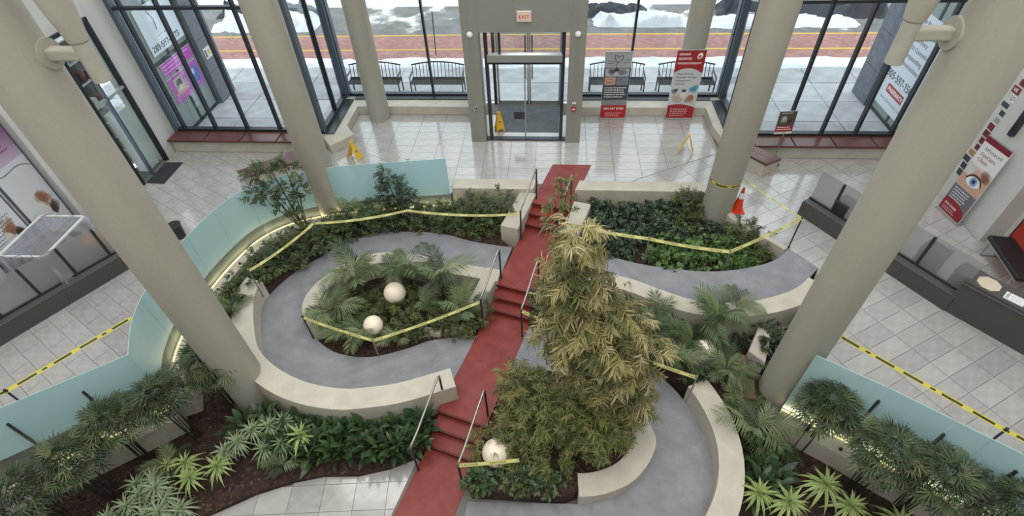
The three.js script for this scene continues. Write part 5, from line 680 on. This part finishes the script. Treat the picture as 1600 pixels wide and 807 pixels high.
for (const [x, z, h, lab] of [[-3.6, -18.7, 1.5, 'in the reddish verge left of the entrance'], [1.75, -18.55, 1.55, 'in the reddish verge behind the grey banner'], [8.0, -18.4, 1.25, 'in the snow seen through the right window']]) { const t = thing('marker_stake', 'thin grey marker stake ' + lab, 'stake', undefined, [x, -0.1, z]); part('pole', rod([0, 0, 0], [0.06, h, 0], 0.02, 6), M.darkMetal, t); part('tip', rod([0.06, h, 0], [0.063, h + 0.06, 0], 0.02, 6, 0.004), M.dark, t); }
// wings either side of the windows with their signs
for (const s of [-1, 1]) {
  const side = s < 0 ? 'left' : 'right';
  const t = thing('stone_pier', 'tall dark grey stone pier outside the ' + side + ' window', 'pier', undefined, [s * 10.4, -0.1, -15.5]); for (let i = 0; i < 8; i++) part('stone_block', rbox(0.72, 0.985, 0.9, 0, 0.5 + i, 0, 0.006), M.stone, t);
  const u = thing('shop_window', 'dark framed outside shop window beyond the ' + side + ' glazing', 'shop window', undefined, [s * 10.24, -0.1, -13.95], s < 0 ? Math.PI / 2 : -Math.PI / 2);
  for (const x of [-1.25, 0, 1.05]) part('post', rbox(0.09, 5, 0.12, x * (s < 0 ? 1 : -1) * 1, 2.5, 0, 0.006), M.mullionDark, u); for (const y of [0.05, 2.1, 4.9]) part('rail', rbox(2.5, 0.1, 0.12, 0, y, 0, 0.006), M.mullionDark, u); part('glazing', box(2.45, 4.9, 0.02, 0, 2.5, 0.03), std(0x8f9a98, 0.2, { metalness: 0.1 }), u); part('wall_behind', boxAB(-1.3, 1.3, 0, 6, -0.4, -0.1), M.counter, u);
}
const planeBoard = (name, label, tex, w, h, x, y, z, turn) => { const t = thing(name, label, 'sign', undefined, [x, y, z], turn); part('panel', rbox(w, h, 0.02, 0, 0, 0, 0.004), M.white, t); part('print', new THREE.PlaneGeometry(w - 0.01, h - 0.01).translate(0, 0, 0.0105), printMat(tex), t); return t; };
planeBoard('shop_sign', 'white sign panel with a telephone number outside the left window', canvasTex(512, 384, (g, w, h) => { g.fillStyle = '#e4ebf3'; g.fillRect(0, 0, w, h); g.strokeStyle = '#33373f'; g.lineWidth = 9; g.beginPath(); g.moveTo(170, 20); g.bezierCurveTo(150, 90, 240, 100, 190, 210); g.stroke(); lines(g, 150, 255, 260, 1, 20, 8, '#a9b2bd'); g.fillStyle = '#2b2d33'; g.font = 'bold 70px sans-serif'; g.fillText('289-597-9073', 20, 360, 470); }), 1.6, 1.2, -10.185, 2.78, -14.12, Math.PI / 2);
planeBoard('shop_poster', 'long magenta strip poster outside the left window', canvasTex(512, 128, (g, w, h) => { g.fillStyle = '#c04cb6'; g.fillRect(0, 0, w, h); lines(g, 20, 20, 470, 3, 34, 18, '#e3a6dc'); }), 1.55, 0.36, -10.185, 1.75, -14.1, Math.PI / 2);
planeBoard('shop_poster', 'magenta poster with a white animal face outside the left window', canvasTex(256, 256, (g, w, h) => { g.fillStyle = '#bb55b4'; g.fillRect(0, 0, w, h); g.fillStyle = '#c9c2b6'; g.fillRect(70, 30, 140, 150); blot(g, 140, 90, 55, '#4b4a4c'); blot(g, 140, 130, 30, '#e8e4df'); g.fillStyle = '#d9a98c'; g.fillRect(30, 165, 200, 24); lines(g, 20, 200, 200, 2, 24, 8, '#e0a8da'); }), 0.8, 0.74, -10.185, 1.13, -13.72, Math.PI / 2);
planeBoard('shop_poster', 'magenta and blue poster beside the animal poster outside the left window', canvasTex(256, 256, (g, w, h) => { g.fillStyle = '#b455b8'; g.fillRect(0, 0, w, h); g.fillStyle = '#4f6fb5'; g.beginPath(); g.ellipse(150, 140, 70, 100, 0.4, 0, 6.3); g.fill(); blot(g, 120, 90, 40, '#dfe3ea'); lines(g, 20, 210, 200, 1, 24, 10, '#e0a8da'); }), 0.68, 0.74, -10.185, 1.13, -14.52, Math.PI / 2);
planeBoard('wall_plaque', 'pale plaque with a yellow mark on the left stone pier', canvasTex(96, 64, (g, w, h) => { g.fillStyle = '#dcd9cf'; g.fillRect(0, 0, w, h); g.fillStyle = '#c9b24a'; g.fillRect(40, 18, 36, 28); g.fillStyle = '#444'; g.fillRect(6, 10, 18, 44); }), 0.4, 0.32, -10.03, 1.45, -15.4, Math.PI / 2);
planeBoard('shop_sign', 'white sign panel listing services and a telephone number outside the right window', canvasTex(512, 768, (g, w, h) => { g.fillStyle = '#dfe3ee'; g.fillRect(0, 0, w, h); g.fillStyle = '#3d4048'; g.textAlign = 'center'; g.font = 'bold 44px sans-serif'; ['Blister Packaging', 'Prescription Delivery', 'Pharmacy', 'Diabetic Counseling', 'Compounding', 'Immunizations'].forEach((s, i) => g.fillText(s, w / 2, 70 + i * 66, 460)); g.font = 'bold 84px sans-serif'; g.fillStyle = '#2c2f36'; g.fillText('905-597-1560', w / 2, 540, 480); g.fillStyle = '#a82c34'; g.fillRect(110, 575, 290, 70); g.fillStyle = '#fff'; g.font = 'bold 48px sans-serif'; g.fillText('PHARMACY', w / 2, 628, 270); g.fillStyle = '#50545c'; g.font = '36px sans-serif'; g.fillText('www.pharmacare.com', w / 2, 710, 420); }), 1.6, 2.6, 10.185, 1.5, -14.15, -Math.PI / 2);
renderer.render(scene, camera);
